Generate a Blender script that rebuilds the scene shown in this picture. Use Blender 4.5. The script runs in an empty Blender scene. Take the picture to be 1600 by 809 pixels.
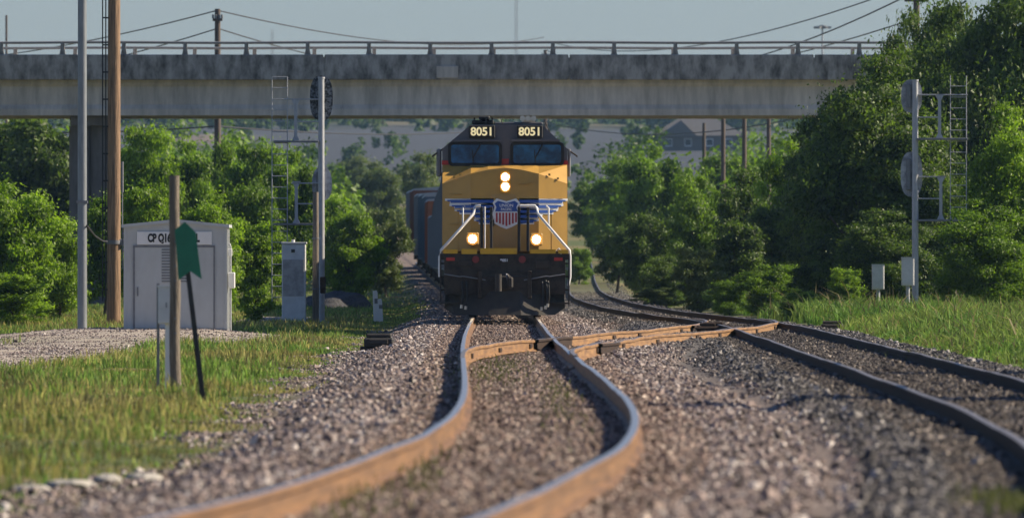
import bpy, math, random
import numpy as np
from mathutils import Vector, Matrix
D = bpy.data
scene = bpy.context.scene
COL = scene.collection
R_ = math.radians

# ------------------------------------------------------------------ camera, sky, sun, exposure
CAM_H = 1.227
F = 17778.0                      # focal length in photograph pixels (400 mm lens, 36 mm sensor, 1600 px)
cam_d = D.cameras.new('camera'); cam = D.objects.new('camera', cam_d); COL.objects.link(cam)
cam_d.lens = 400; cam_d.sensor_width = 36; cam_d.clip_start = 1; cam_d.clip_end = 30000
cam.location = (0, 0, CAM_H); cam.rotation_euler = (R_(90 + 0.0316), 0, 0)
cam_d.dof.use_dof = True; cam_d.dof.focus_distance = 258; cam_d.dof.aperture_fstop = 6.4
scene.camera = cam

SUN_AZ, SUN_EL = 80, 34          # degrees: right of the view direction / above the horizon
world = D.worlds.new('World'); scene.world = world; world.use_nodes = True
wn = world.node_tree.nodes; wl = world.node_tree.links
bg = wn['Background']
sky = wn.new('ShaderNodeTexSky'); sky.sky_type = 'NISHITA'; sky.sun_disc = False
sky.sun_elevation = R_(SUN_EL); sky.sun_rotation = R_(SUN_AZ)
sky.air_density = 1.0; sky.dust_density = 0.5; sky.ozone_density = 3.0
tint = wn.new('ShaderNodeMix'); tint.data_type = 'RGBA'; tint.blend_type = 'MULTIPLY'; tint.inputs[0].default_value = 1; tint.inputs[7].default_value = (.87, .96, 1.22, 1)
wl.new(sky.outputs[0], tint.inputs[6]); wl.new(tint.outputs[2], bg.inputs[0]); bg.inputs[1].default_value = 0.050
sun_d = D.lights.new('sun', 'SUN'); sun = D.objects.new('sun', sun_d); COL.objects.link(sun)
sun_d.energy = 5.0; sun_d.angle = R_(0.5); sun_d.color = (1.0, 0.86, 0.65)
to_sun = Vector((math.sin(R_(SUN_AZ)) * math.cos(R_(SUN_EL)), math.cos(R_(SUN_AZ)) * math.cos(R_(SUN_EL)), math.sin(R_(SUN_EL))))
sun.rotation_euler = to_sun.to_track_quat('Z', 'Y').to_euler(); sun.location = (60, 100, 60)
scene.view_settings.view_transform = 'Standard'; scene.view_settings.look = 'None'
scene.view_settings.gamma = 1; scene.view_settings.exposure = 0.80
scene.render.engine = 'CYCLES'
scene.cycles.max_bounces = 6; scene.cycles.transparent_max_bounces = 8
scene.cycles.use_denoising = True

# ------------------------------------------------------------------ helpers
def px2w(px, py, d):
    s = F / d
    return Vector(((px - 800) / s, d, CAM_H - (py - 414) / s))
def pX(px, d): return (px - 800) * d / F
def pZ(py, d): return CAM_H - (py - 414) * d / F

def tag(o, label=None, cat=None, group=None, kind=None):
    if label: o['label'] = label
    if cat: o['category'] = cat
    if group: o['group'] = group
    if kind: o['kind'] = kind
    return o
def empty(name, loc, label, cat, group=None, rz=0):
    o = D.objects.new(name, None); COL.objects.link(o); o.location = loc; o.rotation_euler = (0, 0, rz)
    return tag(o, label, cat, group)
def copy_tree(o, parent=None):
    c = o.copy(); COL.objects.link(c)
    if parent: c.parent = parent
    for ch in list(o.children): copy_tree(ch, c)
    return c
def np_mesh(name, verts, faces, nper, mats=(), smooth=False, attrs=None, mat_idx=None):
    me = D.meshes.new(name)
    verts = np.asarray(verts, np.float32).reshape(-1, 3); faces = np.asarray(faces, np.int32).reshape(-1)
    nf = len(faces) // nper
    me.vertices.add(len(verts)); me.vertices.foreach_set('co', verts.ravel())
    me.loops.add(len(faces)); me.loops.foreach_set('vertex_index', faces)
    me.polygons.add(nf); me.polygons.foreach_set('loop_start', np.arange(nf, dtype=np.int32) * nper)
    if mat_idx is not None: me.polygons.foreach_set('material_index', np.asarray(mat_idx, np.int32))
    me.update(calc_edges=True)
    if smooth: me.polygons.foreach_set('use_smooth', np.ones(nf, bool))
    else: me.polygons.foreach_set('use_smooth', np.zeros(nf, bool))
    for m in mats: me.materials.append(m)
    for an, (dom, typ, arr) in (attrs or {}).items():
        a = me.attributes.new(an, typ, dom)
        a.data.foreach_set('color' if typ == 'FLOAT_COLOR' else 'value', np.asarray(arr, np.float32).ravel())
    return me
def link(name, me, parent=None, loc=None):
    o = D.objects.new(name, me); COL.objects.link(o)
    if parent: o.parent = parent
    if loc is not None: o.location = loc
    return o

class MB:
    def __init__(s): s.v = []; s.f = []; s.m = []; s.sm = []
    def add(s, vs, fs, mi=0, smooth=False):
        b = len(s.v); s.v += [tuple(v) for v in vs]
        for f in fs: s.f.append([i + b for i in f]); s.m.append(mi); s.sm.append(smooth)
        return s
    def box(s, x0, x1, y0, y1, z0, z1, mi=0, bev=0.0, M=None):
        if bev > 0:
            b = min(bev, abs(x1 - x0) * .3, abs(y1 - y0) * .3, abs(z1 - z0) * .3)
            vs = []; idx = {}
            for ix, (xa, xs) in enumerate(((x0, 1), (x1, -1))):
                for iy, (ya, ys) in enumerate(((y0, 1), (y1, -1))):
                    for iz, (za, zs) in enumerate(((z0, 1), (z1, -1))):
                        for k in range(3):
                            p = [xa, ya, za]
                            if k != 0: p[0] += xs * b
                            if k != 1: p[1] += ys * b
                            if k != 2: p[2] += zs * b
                            idx[(ix, iy, iz, k)] = len(vs); vs.append(p)
            g = lambda *a: idx[a]
            fs = []
            for i in (0, 1):
                q = [g(i, 0, 0, 0), g(i, 1, 0, 0), g(i, 1, 1, 0), g(i, 0, 1, 0)]; fs.append(q[::-1] if i == 0 else q)
                q = [g(0, i, 0, 1), g(1, i, 0, 1), g(1, i, 1, 1), g(0, i, 1, 1)]; fs.append(q if i == 0 else q[::-1])
                q = [g(0, 0, i, 2), g(1, 0, i, 2), g(1, 1, i, 2), g(0, 1, i, 2)]; fs.append(q[::-1] if i == 0 else q)
            for a in (0, 1):
                for c in (0, 1):
                    fs.append([g(a, c, 0, 0), g(a, c, 1, 0), g(a, c, 1, 1), g(a, c, 0, 1)])
                    fs.append([g(a, 0, c, 0), g(a, 1, c, 0), g(a, 1, c, 2), g(a, 0, c, 2)])
                    fs.append([g(0, a, c, 1), g(1, a, c, 1), g(1, a, c, 2), g(0, a, c, 2)])
            for a in (0, 1):
                for c in (0, 1):
                    for e in (0, 1): fs.append([g(a, c, e, 0), g(a, c, e, 1), g(a, c, e, 2)])
        else:
            vs = [(x, y, z) for x in (x0, x1) for y in (y0, y1) for z in (z0, z1)]
            fs = [(0, 1, 3, 2), (4, 6, 7, 5), (0, 4, 5, 1), (2, 3, 7, 6), (0, 2, 6, 4), (1, 5, 7, 3)]
        if M is not None: vs = [M @ Vector(v) for v in vs]
        return s.add(vs, fs, mi)
    def cyl(s, p0, p1, r0, r1=None, n=12, mi=0, cap=True, smooth=True):
        r1 = r0 if r1 is None else r1
        p0 = Vector(p0); p1 = Vector(p1); ax = (p1 - p0).normalized()
        t = Vector((1, 0, 0)) if abs(ax.x) < .9 else Vector((0, 1, 0))
        u = ax.cross(t).normalized(); w = ax.cross(u)
        vs = [p0 + (u * math.cos(a) + w * math.sin(a)) * r0 for a in (2 * math.pi * k / n for k in range(n))]
        vs += [p1 + (u * math.cos(a) + w * math.sin(a)) * r1 for a in (2 * math.pi * k / n for k in range(n))]
        s.add(vs, [(k, (k + 1) % n, n + (k + 1) % n, n + k) for k in range(n)], mi, smooth)
        if cap:
            s.add(vs[:n], [list(range(n))[::-1]], mi); s.add(vs[n:], [list(range(n))], mi)
        return s
    def tube(s, pts, r, n=6, mi=0):
        pts = [Vector(p) for p in pts]; vs = []
        for i, p in enumerate(pts):
            a = pts[max(0, i - 1)]; b = pts[min(len(pts) - 1, i + 1)]
            ax = (b - a).normalized(); t = Vector((0, 0, 1)) if abs(ax.z) < .9 else Vector((1, 0, 0))
            u = ax.cross(t).normalized(); w = ax.cross(u); rr = r[i] if hasattr(r, '__len__') else r
            vs += [p + (u * math.cos(q) + w * math.sin(q)) * rr for q in (2 * math.pi * k / n for k in range(n))]
        fs = [(i * n + k, i * n + (k + 1) % n, (i + 1) * n + (k + 1) % n, (i + 1) * n + k) for i in range(len(pts) - 1) for k in range(n)]
        s.add(vs, fs, mi, True)
        m = (len(pts) - 1) * n
        s.add(vs[:n], [list(range(n))[::-1]], mi); s.add(vs[m:], [list(range(n))], mi)
        return s
    def prism(s, poly, y0, y1, mi=0, axis='y'):
        n = len(poly)
        if axis == 'y': vs = [(x, y0, z) for x, z in poly] + [(x, y1, z) for x, z in poly]
        elif axis == 'x': vs = [(y0, a, b) for a, b in poly] + [(y1, a, b) for a, b in poly]
        else: vs = [(a, b, y0) for a, b in poly] + [(a, b, y1) for a, b in poly]
        fs = [list(range(n)), list(range(n, 2 * n))[::-1]] + [(k, n + k, n + (k + 1) % n, (k + 1) % n) for k in range(n)]
        return s.add(vs, fs, mi)
    def build(s, name, mats, parent=None, loc=None):
        me = D.meshes.new(name); me.from_pydata(s.v, [], s.f)
        me.polygons.foreach_set('material_index', s.m); me.polygons.foreach_set('use_smooth', s.sm)
        for m in (mats if isinstance(mats, (list, tuple)) else [mats]): me.materials.append(m)
        import bmesh
        bm = bmesh.new(); bm.from_mesh(me); bmesh.ops.recalc_face_normals(bm, faces=bm.faces[:]); bm.to_mesh(me); bm.free()
        me.update()
        return link(name, me, parent, loc)
def rrect(x0, x1, z0, z1, r, n=4):
    out = []
    for cx, cz, a0 in ((x1 - r, z0 + r, -90), (x1 - r, z1 - r, 0), (x0 + r, z1 - r, 90), (x0 + r, z0 + r, 180)):
        for k in range(n + 1):
            a = R_(a0 + 90 * k / n); out.append((cx + r * math.cos(a), cz + r * math.sin(a)))
    return out
def ellip(cx, cz, rx, rz, n=28, p=2.0):
    o = []
    for k in range(n):
        a = 2 * math.pi * k / n; c, q = math.cos(a), math.sin(a)
        o.append((cx + rx * math.copysign(abs(c) ** (2 / p), c), cz + rz * math.copysign(abs(q) ** (2 / p), q)))
    return o

# ------------------------------------------------------------------ materials
def mat(name, base, rough=.7, metal=0.0, var=.25, scale=6.0, stretch=(1, 1, 1), second=None, bump=0.0, bscale=None, thr=(.35, .7), spec=.5, emit=None, es=0):
    m = D.materials.new(name); m.use_nodes = True; nt = m.node_tree; n = nt.nodes; l = nt.links
    b = n['Principled BSDF']; b.inputs['Roughness'].default_value = rough; b.inputs['Metallic'].default_value = metal
    b.inputs['Specular IOR Level'].default_value = spec
    tc = n.new('ShaderNodeTexCoord'); mp = n.new('ShaderNodeMapping'); mp.inputs['Scale'].default_value = stretch
    l.new(tc.outputs['Object'], mp.inputs[0])
    nz = n.new('ShaderNodeTexNoise'); nz.inputs['Scale'].default_value = scale; nz.inputs['Detail'].default_value = 6; nz.inputs['Roughness'].default_value = .65
    l.new(mp.outputs[0], nz.inputs[0])
    rp = n.new('ShaderNodeValToRGB'); rp.color_ramp.elements[0].position = thr[0]; rp.color_ramp.elements[1].position = thr[1]
    sec = second or tuple(c * (1 - var) for c in base)
    rp.color_ramp.elements[0].color = (*sec, 1); rp.color_ramp.elements[1].color = (*base, 1)
    l.new(nz.outputs[0], rp.inputs[0]); l.new(rp.outputs[0], b.inputs['Base Color'])
    if bump:
        nb = n.new('ShaderNodeTexNoise'); nb.inputs['Scale'].default_value = bscale or scale * 4; nb.inputs['Detail'].default_value = 5
        l.new(mp.outputs[0], nb.inputs[0])
        bp = n.new('ShaderNodeBump'); bp.inputs['Strength'].default_value = bump; bp.inputs['Distance'].default_value = .02
        l.new(nb.outputs[0], bp.inputs['Height']); l.new(bp.outputs[0], b.inputs['Normal'])
    if emit:
        b.inputs['Emission Color'].default_value = (*emit, 1); b.inputs['Emission Strength'].default_value = es
    return m
def attr_mat(name, attr='col', rough=.85, noise=None, transl=0.0, bump=0):
    m = D.materials.new(name); m.use_nodes = True; nt = m.node_tree; n = nt.nodes; l = nt.links
    b = n['Principled BSDF']; b.inputs['Roughness'].default_value = rough; b.inputs['Specular IOR Level'].default_value = .3
    a = n.new('ShaderNodeAttribute'); a.attribute_name = attr; src = a.outputs['Color']
    if noise:
        tc = n.new('ShaderNodeTexCoord')
        nz = n.new('ShaderNodeTexNoise'); nz.inputs['Scale'].default_value = noise[0]; nz.inputs['Detail'].default_value = 8; nz.inputs['Roughness'].default_value = .7
        l.new(tc.outputs['Object'], nz.inputs[0])
        mr = n.new('ShaderNodeMapRange'); mr.inputs[1].default_value = .3; mr.inputs[2].default_value = .7; mr.inputs[3].default_value = 1 - noise[1]; mr.inputs[4].default_value = 1 + noise[1]
        l.new(nz.outputs[0], mr.inputs[0])
        mx = n.new('ShaderNodeMix'); mx.data_type = 'RGBA'; mx.blend_type = 'MULTIPLY'; mx.inputs[0].default_value = 1
        l.new(src, mx.inputs[6]); l.new(mr.outputs[0], mx.inputs[7]); src = mx.outputs[2]
    l.new(src, b.inputs['Base Color'])
    if transl:
        t = n.new('ShaderNodeBsdfTranslucent'); l.new(src, t.inputs[0])
        ms = n.new('ShaderNodeMixShader'); ms.inputs[0].default_value = transl
        l.new(b.outputs[0], ms.inputs[1]); l.new(t.outputs[0], ms.inputs[2]); l.new(ms.outputs[0], n['Material Output'].inputs[0])
    return m
def leaf_mat(name, dark, light, transl=.42):
    m = D.materials.new(name); m.use_nodes = True; nt = m.node_tree; n = nt.nodes; l = nt.links
    b = n['Principled BSDF']; b.inputs['Roughness'].default_value = .5; b.inputs['Specular IOR Level'].default_value = .35
    a = n.new('ShaderNodeAttribute'); a.attribute_name = 'v'
    rp = n.new('ShaderNodeValToRGB'); rp.color_ramp.elements[0].color = (*dark, 1); rp.color_ramp.elements[1].color = (*light, 1)
    l.new(a.outputs['Fac'], rp.inputs[0]); l.new(rp.outputs[0], b.inputs['Base Color'])
    g = n.new('ShaderNodeMix'); g.data_type = 'RGBA'; g.blend_type = 'MULTIPLY'; g.inputs[0].default_value = 1; g.inputs[7].default_value = (1.25, 1.35, .55, 1)
    l.new(rp.outputs[0], g.inputs[6])
    t = n.new('ShaderNodeBsdfTranslucent'); l.new(g.outputs[2], t.inputs[0])
    ms = n.new('ShaderNodeMixShader'); ms.inputs[0].default_value = transl
    l.new(b.outputs[0], ms.inputs[1]); l.new(t.outputs[0], ms.inputs[2]); l.new(ms.outputs[0], n['Material Output'].inputs[0])
    return m
M = dict(
    concrete=mat('bridge_concrete', (.66, .60, .52), .9, var=.45, scale=1.3, stretch=(1.6, 1, .28), bump=.4, bscale=8),
    parapet=mat('weathered_concrete', (.37, .35, .32), .95, scale=2.2, stretch=(1.2, 1, .5), second=(.075, .07, .062), bump=.8, bscale=6, thr=(.33, .62)),
    pier=mat('pier_concrete', (.16, .15, .15), .9, var=.4, scale=1.5, stretch=(2, 2, .5), bump=.3),
    galv=mat('galvanised_steel', (.26, .28, .30), .5, .5, var=.25, scale=5, stretch=(3, 3, .6)),
    galvpaint=mat('silver_paint', (.44, .45, .47), .5, .1, var=.3, scale=8, stretch=(3, 3, .8)),
    dullsteel=mat('dull_grey_steel', (.22, .225, .24), .6, .2, var=.3, scale=9),
    wood=mat('pole_wood', (.34, .215, .125), .85, scale=3.2, stretch=(7, 7, .35), second=(.085, .052, .03), bump=.8, bscale=8, thr=(.3, .65)),
    greywood=mat('weathered_post_wood', (.25, .21, .165), .9, scale=4, stretch=(10, 10, .6), second=(.09, .075, .06), bump=.9, bscale=10, thr=(.3, .65)),
    farwood=mat('dark_pole_wood', (.13, .10, .085), .9, var=.4, scale=4, stretch=(6, 6, .5)),
    bark=mat('bark', (.10, .08, .06), .95, var=.45, scale=5, stretch=(3, 3, .8), bump=.8),
    shed=mat('shed_paint', (.46, .48, .475), .55, second=(.41, .42, .41), scale=2.0, stretch=(1.2, 1.2, .5), thr=(.3, .6), spec=.4),
    shedtrim=mat('shed_trim', (.46, .49, .50), .5, var=.1, scale=3),
    cabinet=mat('aluminium_cabinet', (.68, .68, .67), .55, .0, var=.2, scale=4),
    cabdirty=mat('dusty_cabinet_panel', (.42, .40, .385), .7, .05, var=.3, scale=5, thr=(.4, .6)),
    white=mat('white_sign_paint', (.74, .74, .72), .6, var=.08, scale=5),
    black=mat('black_lettering', (.015, .015, .016), .6, var=.2),
    green=mat('green_sign_paint', (.016, .20, .105), .5, var=.22, scale=5),
    stake=mat('dark_stake', (.035, .033, .032), .7, var=.4, scale=6),
    rust=mat('rusty_rail', (.24, .125, .05), .65, .05, scale=3, stretch=(2, .16, 6), second=(.085, .045, .022), thr=(.3, .68)),
    rustgold=mat('sun_toned_rust', (.33, .18, .065), .65, .05, scale=3, stretch=(2, .3, 6), second=(.12, .06, .028), thr=(.3, .68)),  # lighter copy of the rust; sunlight on the crossover rails put into the colour
    rustdark=mat('shade_dark_rust', (.055, .034, .024), .85, .0, scale=4, stretch=(2, 1.5, 5), spec=.2, second=(.022, .016, .013), thr=(.3, .68)),  # rust darkened to carry the shade on the second track's rail sides
    steel=mat('polished_rail_head', (.66, .60, .52), .30, .95, var=.15, scale=3, stretch=(8, .7, 1)),
    steeldull=mat('dull_rail_head', (.30, .27, .25), .45, .7, var=.3, scale=3, stretch=(8, .7, 1)),
    tie=mat('tie_wood', (.17, .125, .095), .95, scale=5, stretch=(1, 5, 3), second=(.06, .048, .04), bump=.8),
    yellow=mat('yellow_engine_paint', (.48, .275, .055), .42, var=.18, scale=1.6, thr=(.3, .6)),
    yellowtop=mat('yellow_engine_hood_paint', (.43, .255, .075), .42, var=.12, scale=2.5),
    stripe=mat('bright_yellow_stripe', (.72, .40, .01), .45, var=.2, scale=6),
    engrey=mat('grey_engine_paint', (.115, .115, .13), .5, var=.2, scale=3),
    engblack=mat('grimy_black', (.012, .0115, .012), .75, spec=.25, second=(.055, .042, .032), scale=4, thr=(.45, .75)),
    plow=mat('plow_paint', (.022, .021, .022), .7, spec=.3, second=(.05, .043, .037), scale=5, thr=(.45, .8)),
    engred=mat('red_stripe', (.50, .03, .02), .5, var=.2),
    blue=mat('emblem_blue', (.02, .085, .36), .5, var=.15, scale=8),
    emred=mat('emblem_red', (.42, .025, .03), .5, var=.15),
    emwhite=mat('emblem_white', (.80, .80, .80), .5, var=.08),
    rail_white=mat('white_handrail', (.75, .74, .72), .5, var=.12),
    glass=mat('windscreen_glass', (.015, .12, .27), .25, 0, second=(.005, .035, .09), scale=2.6, thr=(.4, .6), spec=.5),  # opaque pane; the blue sky reflection is put into its colour
    rubber=mat('black_rubber', (.012, .012, .013), .7, var=.2),
    chrome=mat('horn_metal', (.62, .57, .5), .3, .7, var=.2),
    lamp=mat('lit_headlight', (1, .9, .7), .3, emit=(1.0, .80, .48), es=32),
    numlit=mat('lit_numerals', (.8, .72, .42), .6, emit=(1.0, .84, .45), es=.32),
    halo=mat('lamp_glow_ring', (.5, .2, .05), .4, emit=(1.0, .46, .10), es=.42),  # added emissive amber disc standing in for the glow round each lamp
    marker=mat('red_marker_lens', (.22, .02, .02), .3, var=.2),
    boxred=mat('rust_boxcar_paint', (.23, .075, .04), .75, var=.35, scale=1.2),
    boxblue=mat('blue_car_paint', (.11, .16, .22), .7, var=.3, scale=1.2),
    boxorange=mat('orange_car_paint', (.36, .12, .05), .7, var=.3, scale=1.2),
    boxgrey=mat('grey_car_paint', (.27, .275, .29), .7, var=.3, scale=1.2),
    roofgrey=mat('shingle_roof', (.125, .12, .125), .9, var=.25, scale=1.5),
    rooftan=mat('tan_roof', (.15, .125, .11), .9, var=.2, scale=1.5),
    rooffaint=mat('haze_toned_roof', (.085, .075, .075), .9, var=.15, scale=1.5),  # toned towards the hillside, so distance haze sits in the roof colour
    wallpale=mat('stucco_wall', (.15, .125, .115), .9, var=.15, scale=1.5),
    pane=mat('dark_window', (.03, .035, .045), .2, var=.2),
    wire=mat('cable_sheath', (.02, .02, .022), .7, var=.2),
    signalback=mat('signal_background_grey', (.44, .45, .48), .6, second=(.2, .205, .225), scale=5, thr=(.4, .62)),
    signaldark=mat('blotched_black_background', (.17, .18, .20), .6, second=(.010, .011, .013), scale=13, thr=(.47, .56)),
    stone_pale=mat('pale_limestone', (.40, .375, .34), .9, var=.25, scale=6, bump=.6),
    heap=mat('shade_toned_ballast', (.055, .055, .062), .95, second=(.018, .018, .021), scale=9, bump=1, thr=(.4, .6)),  # shade under the bridge put into the base colour
)

# ------------------------------------------------------------------ track alignments and terrain
def hermite(kn):
    ys = np.array([k[0] for k in kn], float); xs = np.array([k[1] for k in kn], float)
    n = len(ys); h = np.diff(ys); A = np.zeros((n, n)); r = np.zeros(n); A[0, 0] = A[-1, -1] = 1   # natural cubic spline
    for i in range(1, n - 1):
        A[i, i - 1] = h[i - 1]; A[i, i] = 2 * (h[i - 1] + h[i]); A[i, i + 1] = h[i]
        r[i] = 6 * ((xs[i + 1] - xs[i]) / h[i] - (xs[i] - xs[i - 1]) / h[i - 1])
    m2 = np.linalg.solve(A, r)
    def f(y):
        y = np.asarray(y, float); i = np.clip(np.searchsorted(ys, y) - 1, 0, n - 2)
        a = (ys[i + 1] - y) / h[i]; b = (y - ys[i]) / h[i]
        v = a * xs[i] + b * xs[i + 1] + ((a ** 3 - a) * m2[i] + (b ** 3 - b) * m2[i + 1]) * h[i] ** 2 / 6
        v = np.where(y < ys[0], xs[0] + (y - ys[0]) * ((xs[1] - xs[0]) / h[0] - h[0] * m2[1] / 6), v)
        return np.where(y > ys[-1], xs[-1] + (y - ys[-1]) * ((xs[-1] - xs[-2]) / h[-1] + h[-1] * m2[-2] / 6), v)
    return f
X1 = hermite([(10, -5.2), (35, -2.55), (55, -.97), (66, -.42), (79, .02), (90, .22), (101, .295), (117, .27), (140, .16), (170, .02), (200, -.07), (235, -.13), (269, -.17), (320, -.45), (400, -1.15), (500, -1.95), (620, -3.1), (700, -4.5), (800, -6.7), (900, -9.5), (1000, -12.8), (1100, -16.6)])
X2 = hermite([(10, -1.0), (35, 1.75), (55, 3.33), (66, 3.88), (79, 4.3), (97, 4.58), (117, 4.70), (160, 4.88), (200, 5.0), (240, 5.02), (262, 4.72), (283, 4.25), (315, 3.66), (345, 3.36), (400, 3.15), (450, 3.15), (533, 3.45), (650, 4.0), (840, 4.8), (1000, 5.0)])
XC = hermite([(140, .16), (152, .095), (163, .12), (175, .50), (184, .98), (193, 1.52), (202, 2.2), (222, 3.72), (236, 4.60), (250, 5.0), (262, 4.72)])

def fnoise(x, y, sc, seed=0):
    x = np.asarray(x, float) * sc + seed * 17.3; y = np.asarray(y, float) * sc + seed * 9.1
    xi = np.floor(x); yi = np.floor(y); fx = x - xi; fy = y - yi
    def hsh(a, b):
        v = np.sin(a * 127.1 + b * 311.7 + seed * 3.7) * 43758.5453; return v - np.floor(v)
    fx = fx * fx * (3 - 2 * fx); fy = fy * fy * (3 - 2 * fy)
    return (hsh(xi, yi) * (1 - fx) + hsh(xi + 1, yi) * fx) * (1 - fy) + (hsh(xi, yi + 1) * (1 - fx) + hsh(xi + 1, yi + 1) * fx) * fy
def sstep(a, b, v):
    t = np.clip((v - a) / (b - a), 0, 1); return t * t * (3 - 2 * t)
HY = [0, 560, 650, 900, 1200, 1900, 2500, 3200, 4500, 6000]; HZ = [0, 0, .3, 3, 8, 19, 33, 40, 36, 34]
def pad(x, y):
    return np.clip(1.35 - np.sqrt(((x + 8.6) / 3.9) ** 2 + ((y - 258) / 20) ** 2), 0, 1)
def path(x, y):
    a = np.clip(1.4 - np.sqrt(((x + 9.2) / 2.3) ** 2 + ((y - 218) / 50) ** 2), 0, 1)
    b = np.clip(1.3 - np.sqrt(((x + 7.2) / 1.6) ** 2 + ((y - 345) / 40) ** 2), 0, 1)
    return np.maximum(np.maximum(a, b), np.clip(pad(x, y) * 1.3, 0, 1))
def terrain(x, y):
    x = np.asarray(x, float); y = np.asarray(y, float)
    a = x - X1(y); b = x - X2(y)
    z = np.full(np.broadcast(x, y).shape, -.5)
    z = np.maximum(z, -.178 - .35 * sstep(1.75, 3.3, np.abs(a)))
    z = np.maximum(z, -.125 - .33 * sstep(1.6, 2.7, np.abs(b)))
    mid = (a > 0) & (b < 0)
    z = np.where(mid, np.maximum(z, -.36), z)
    cr = (y > 150) & (y < 262) & (a > 1.55) & (b < 0)
    z = np.where(cr, np.maximum(z, -.135 - .36 * sstep(1.5, 2.5, np.abs(x - XC(y)))), z)
    z = z + np.where(b > 2.7, .12 * sstep(2.7, 6, b), 0)
    z = np.maximum(z, -.55 + .32 * pad(x, y))
    rough = (fnoise(x, y, .5, 1) - .5) * .07 + (fnoise(x, y, 1.7, 2) - .5) * .04
    flat = np.minimum(np.abs(a), np.abs(b)) < 1.6
    z = z + np.where(flat, rough * .25, rough)
    far = np.interp(y, HY, HZ) * 1.0
    far = far + sstep(800, 1600, y) * ((fnoise(x, y, 1 / 260., 5) - .5) * 5 + (fnoise(x, y, 1 / 90., 6) - .5) * 1.6)
    return z + far

def build_ground():
    xs = list(np.arange(-13, 13.01, .25)); st = .3
    while xs[-1] < 2600: st *= 1.28; xs = [xs[0] - st] + xs + [xs[-1] + st]
    ys = list(np.arange(-60, 40, 5.)) + list(np.arange(40, 120, .5)) + list(np.arange(120, 330, .8)) + list(np.arange(330, 700, 4)); st = 6
    while ys[-1] < 4800: st *= 1.03; ys.append(ys[-1] + st)
    xs = np.array(xs); ys = np.array(ys); gx, gy = np.meshgrid(xs, ys); gz = terrain(gx, gy)
    V = np.stack([gx, gy, gz], -1).reshape(-1, 3); nx, ny = len(xs), len(ys)
    i = (np.arange(ny - 1)[:, None] * nx + np.arange(nx - 1)[None]).ravel()
    Fc = np.stack([i, i + 1, i + 1 + nx, i + nx], -1)
    a = gx - X1(gy); b = gx - X2(gy)
    mainb = sstep(3.3 - .9 * sstep(270, 330, gy), 2.6 - .9 * sstep(270, 330, gy), np.abs(a)); t2 = sstep(2.9, 2.1, np.abs(b)); midm = ((a > 0) & (b < 0)).astype(float)
    n1 = fnoise(gx, gy, .35, 8); n2 = fnoise(gx, gy, .06, 9)
    def L(c0, c1, t): return np.array(c0) * (1 - t[..., None]) + np.array(c1) * t[..., None]
    c = L((.075, .095, .022), (.16, .13, .05), sstep(.35, .75, n1))
    c = c * (1 - path(gx, gy)[..., None]) + np.array((.33, .285, .235)) * path(gx, gy)[..., None]
    fieldm = sstep(1150, 1450, gy + 300 * (n2 - .5)) * (1 - sstep(2500, 2700, gy))
    c = c * (1 - fieldm[..., None]) + np.array((.046, .050, .060)) * fieldm[..., None]  # hillside base shifted to blue grey, carrying distance haze in the colour
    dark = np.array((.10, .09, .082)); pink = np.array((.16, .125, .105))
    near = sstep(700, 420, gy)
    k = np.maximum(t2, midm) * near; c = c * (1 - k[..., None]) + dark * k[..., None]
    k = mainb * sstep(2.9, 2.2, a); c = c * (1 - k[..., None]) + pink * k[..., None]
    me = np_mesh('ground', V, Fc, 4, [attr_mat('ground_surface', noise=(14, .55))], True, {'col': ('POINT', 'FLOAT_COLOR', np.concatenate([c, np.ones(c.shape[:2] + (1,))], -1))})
    tag(link('ground', me), kind='structure', label='gently sloping ground of ballast, grass and distant brown hillside toned blue for haze', cat='ground')
build_ground()

# ------------------------------------------------------------------ haze: one box of air round everything
hb = MB().box(-2950, 2950, -120, 5350, -4, 95)
hm = D.materials.new('hazy_air'); hm.use_nodes = True
for nd in list(hm.node_tree.nodes):
    if nd.type == 'BSDF_PRINCIPLED': hm.node_tree.nodes.remove(nd)
pv = hm.node_tree.nodes.new('ShaderNodeVolumePrincipled'); pv.inputs['Density'].default_value = .00005; pv.inputs['Color'].default_value = (.40, .68, 1, 1); pv.inputs['Anisotropy'].default_value = .25
hm.node_tree.links.new(pv.outputs[0], [x for x in hm.node_tree.nodes if x.type == 'OUTPUT_MATERIAL'][0].inputs['Volume'])
tag(hb.build('haze', hm), kind='stuff', label='pale blue summer haze over the distant hills', cat='haze')

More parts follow.
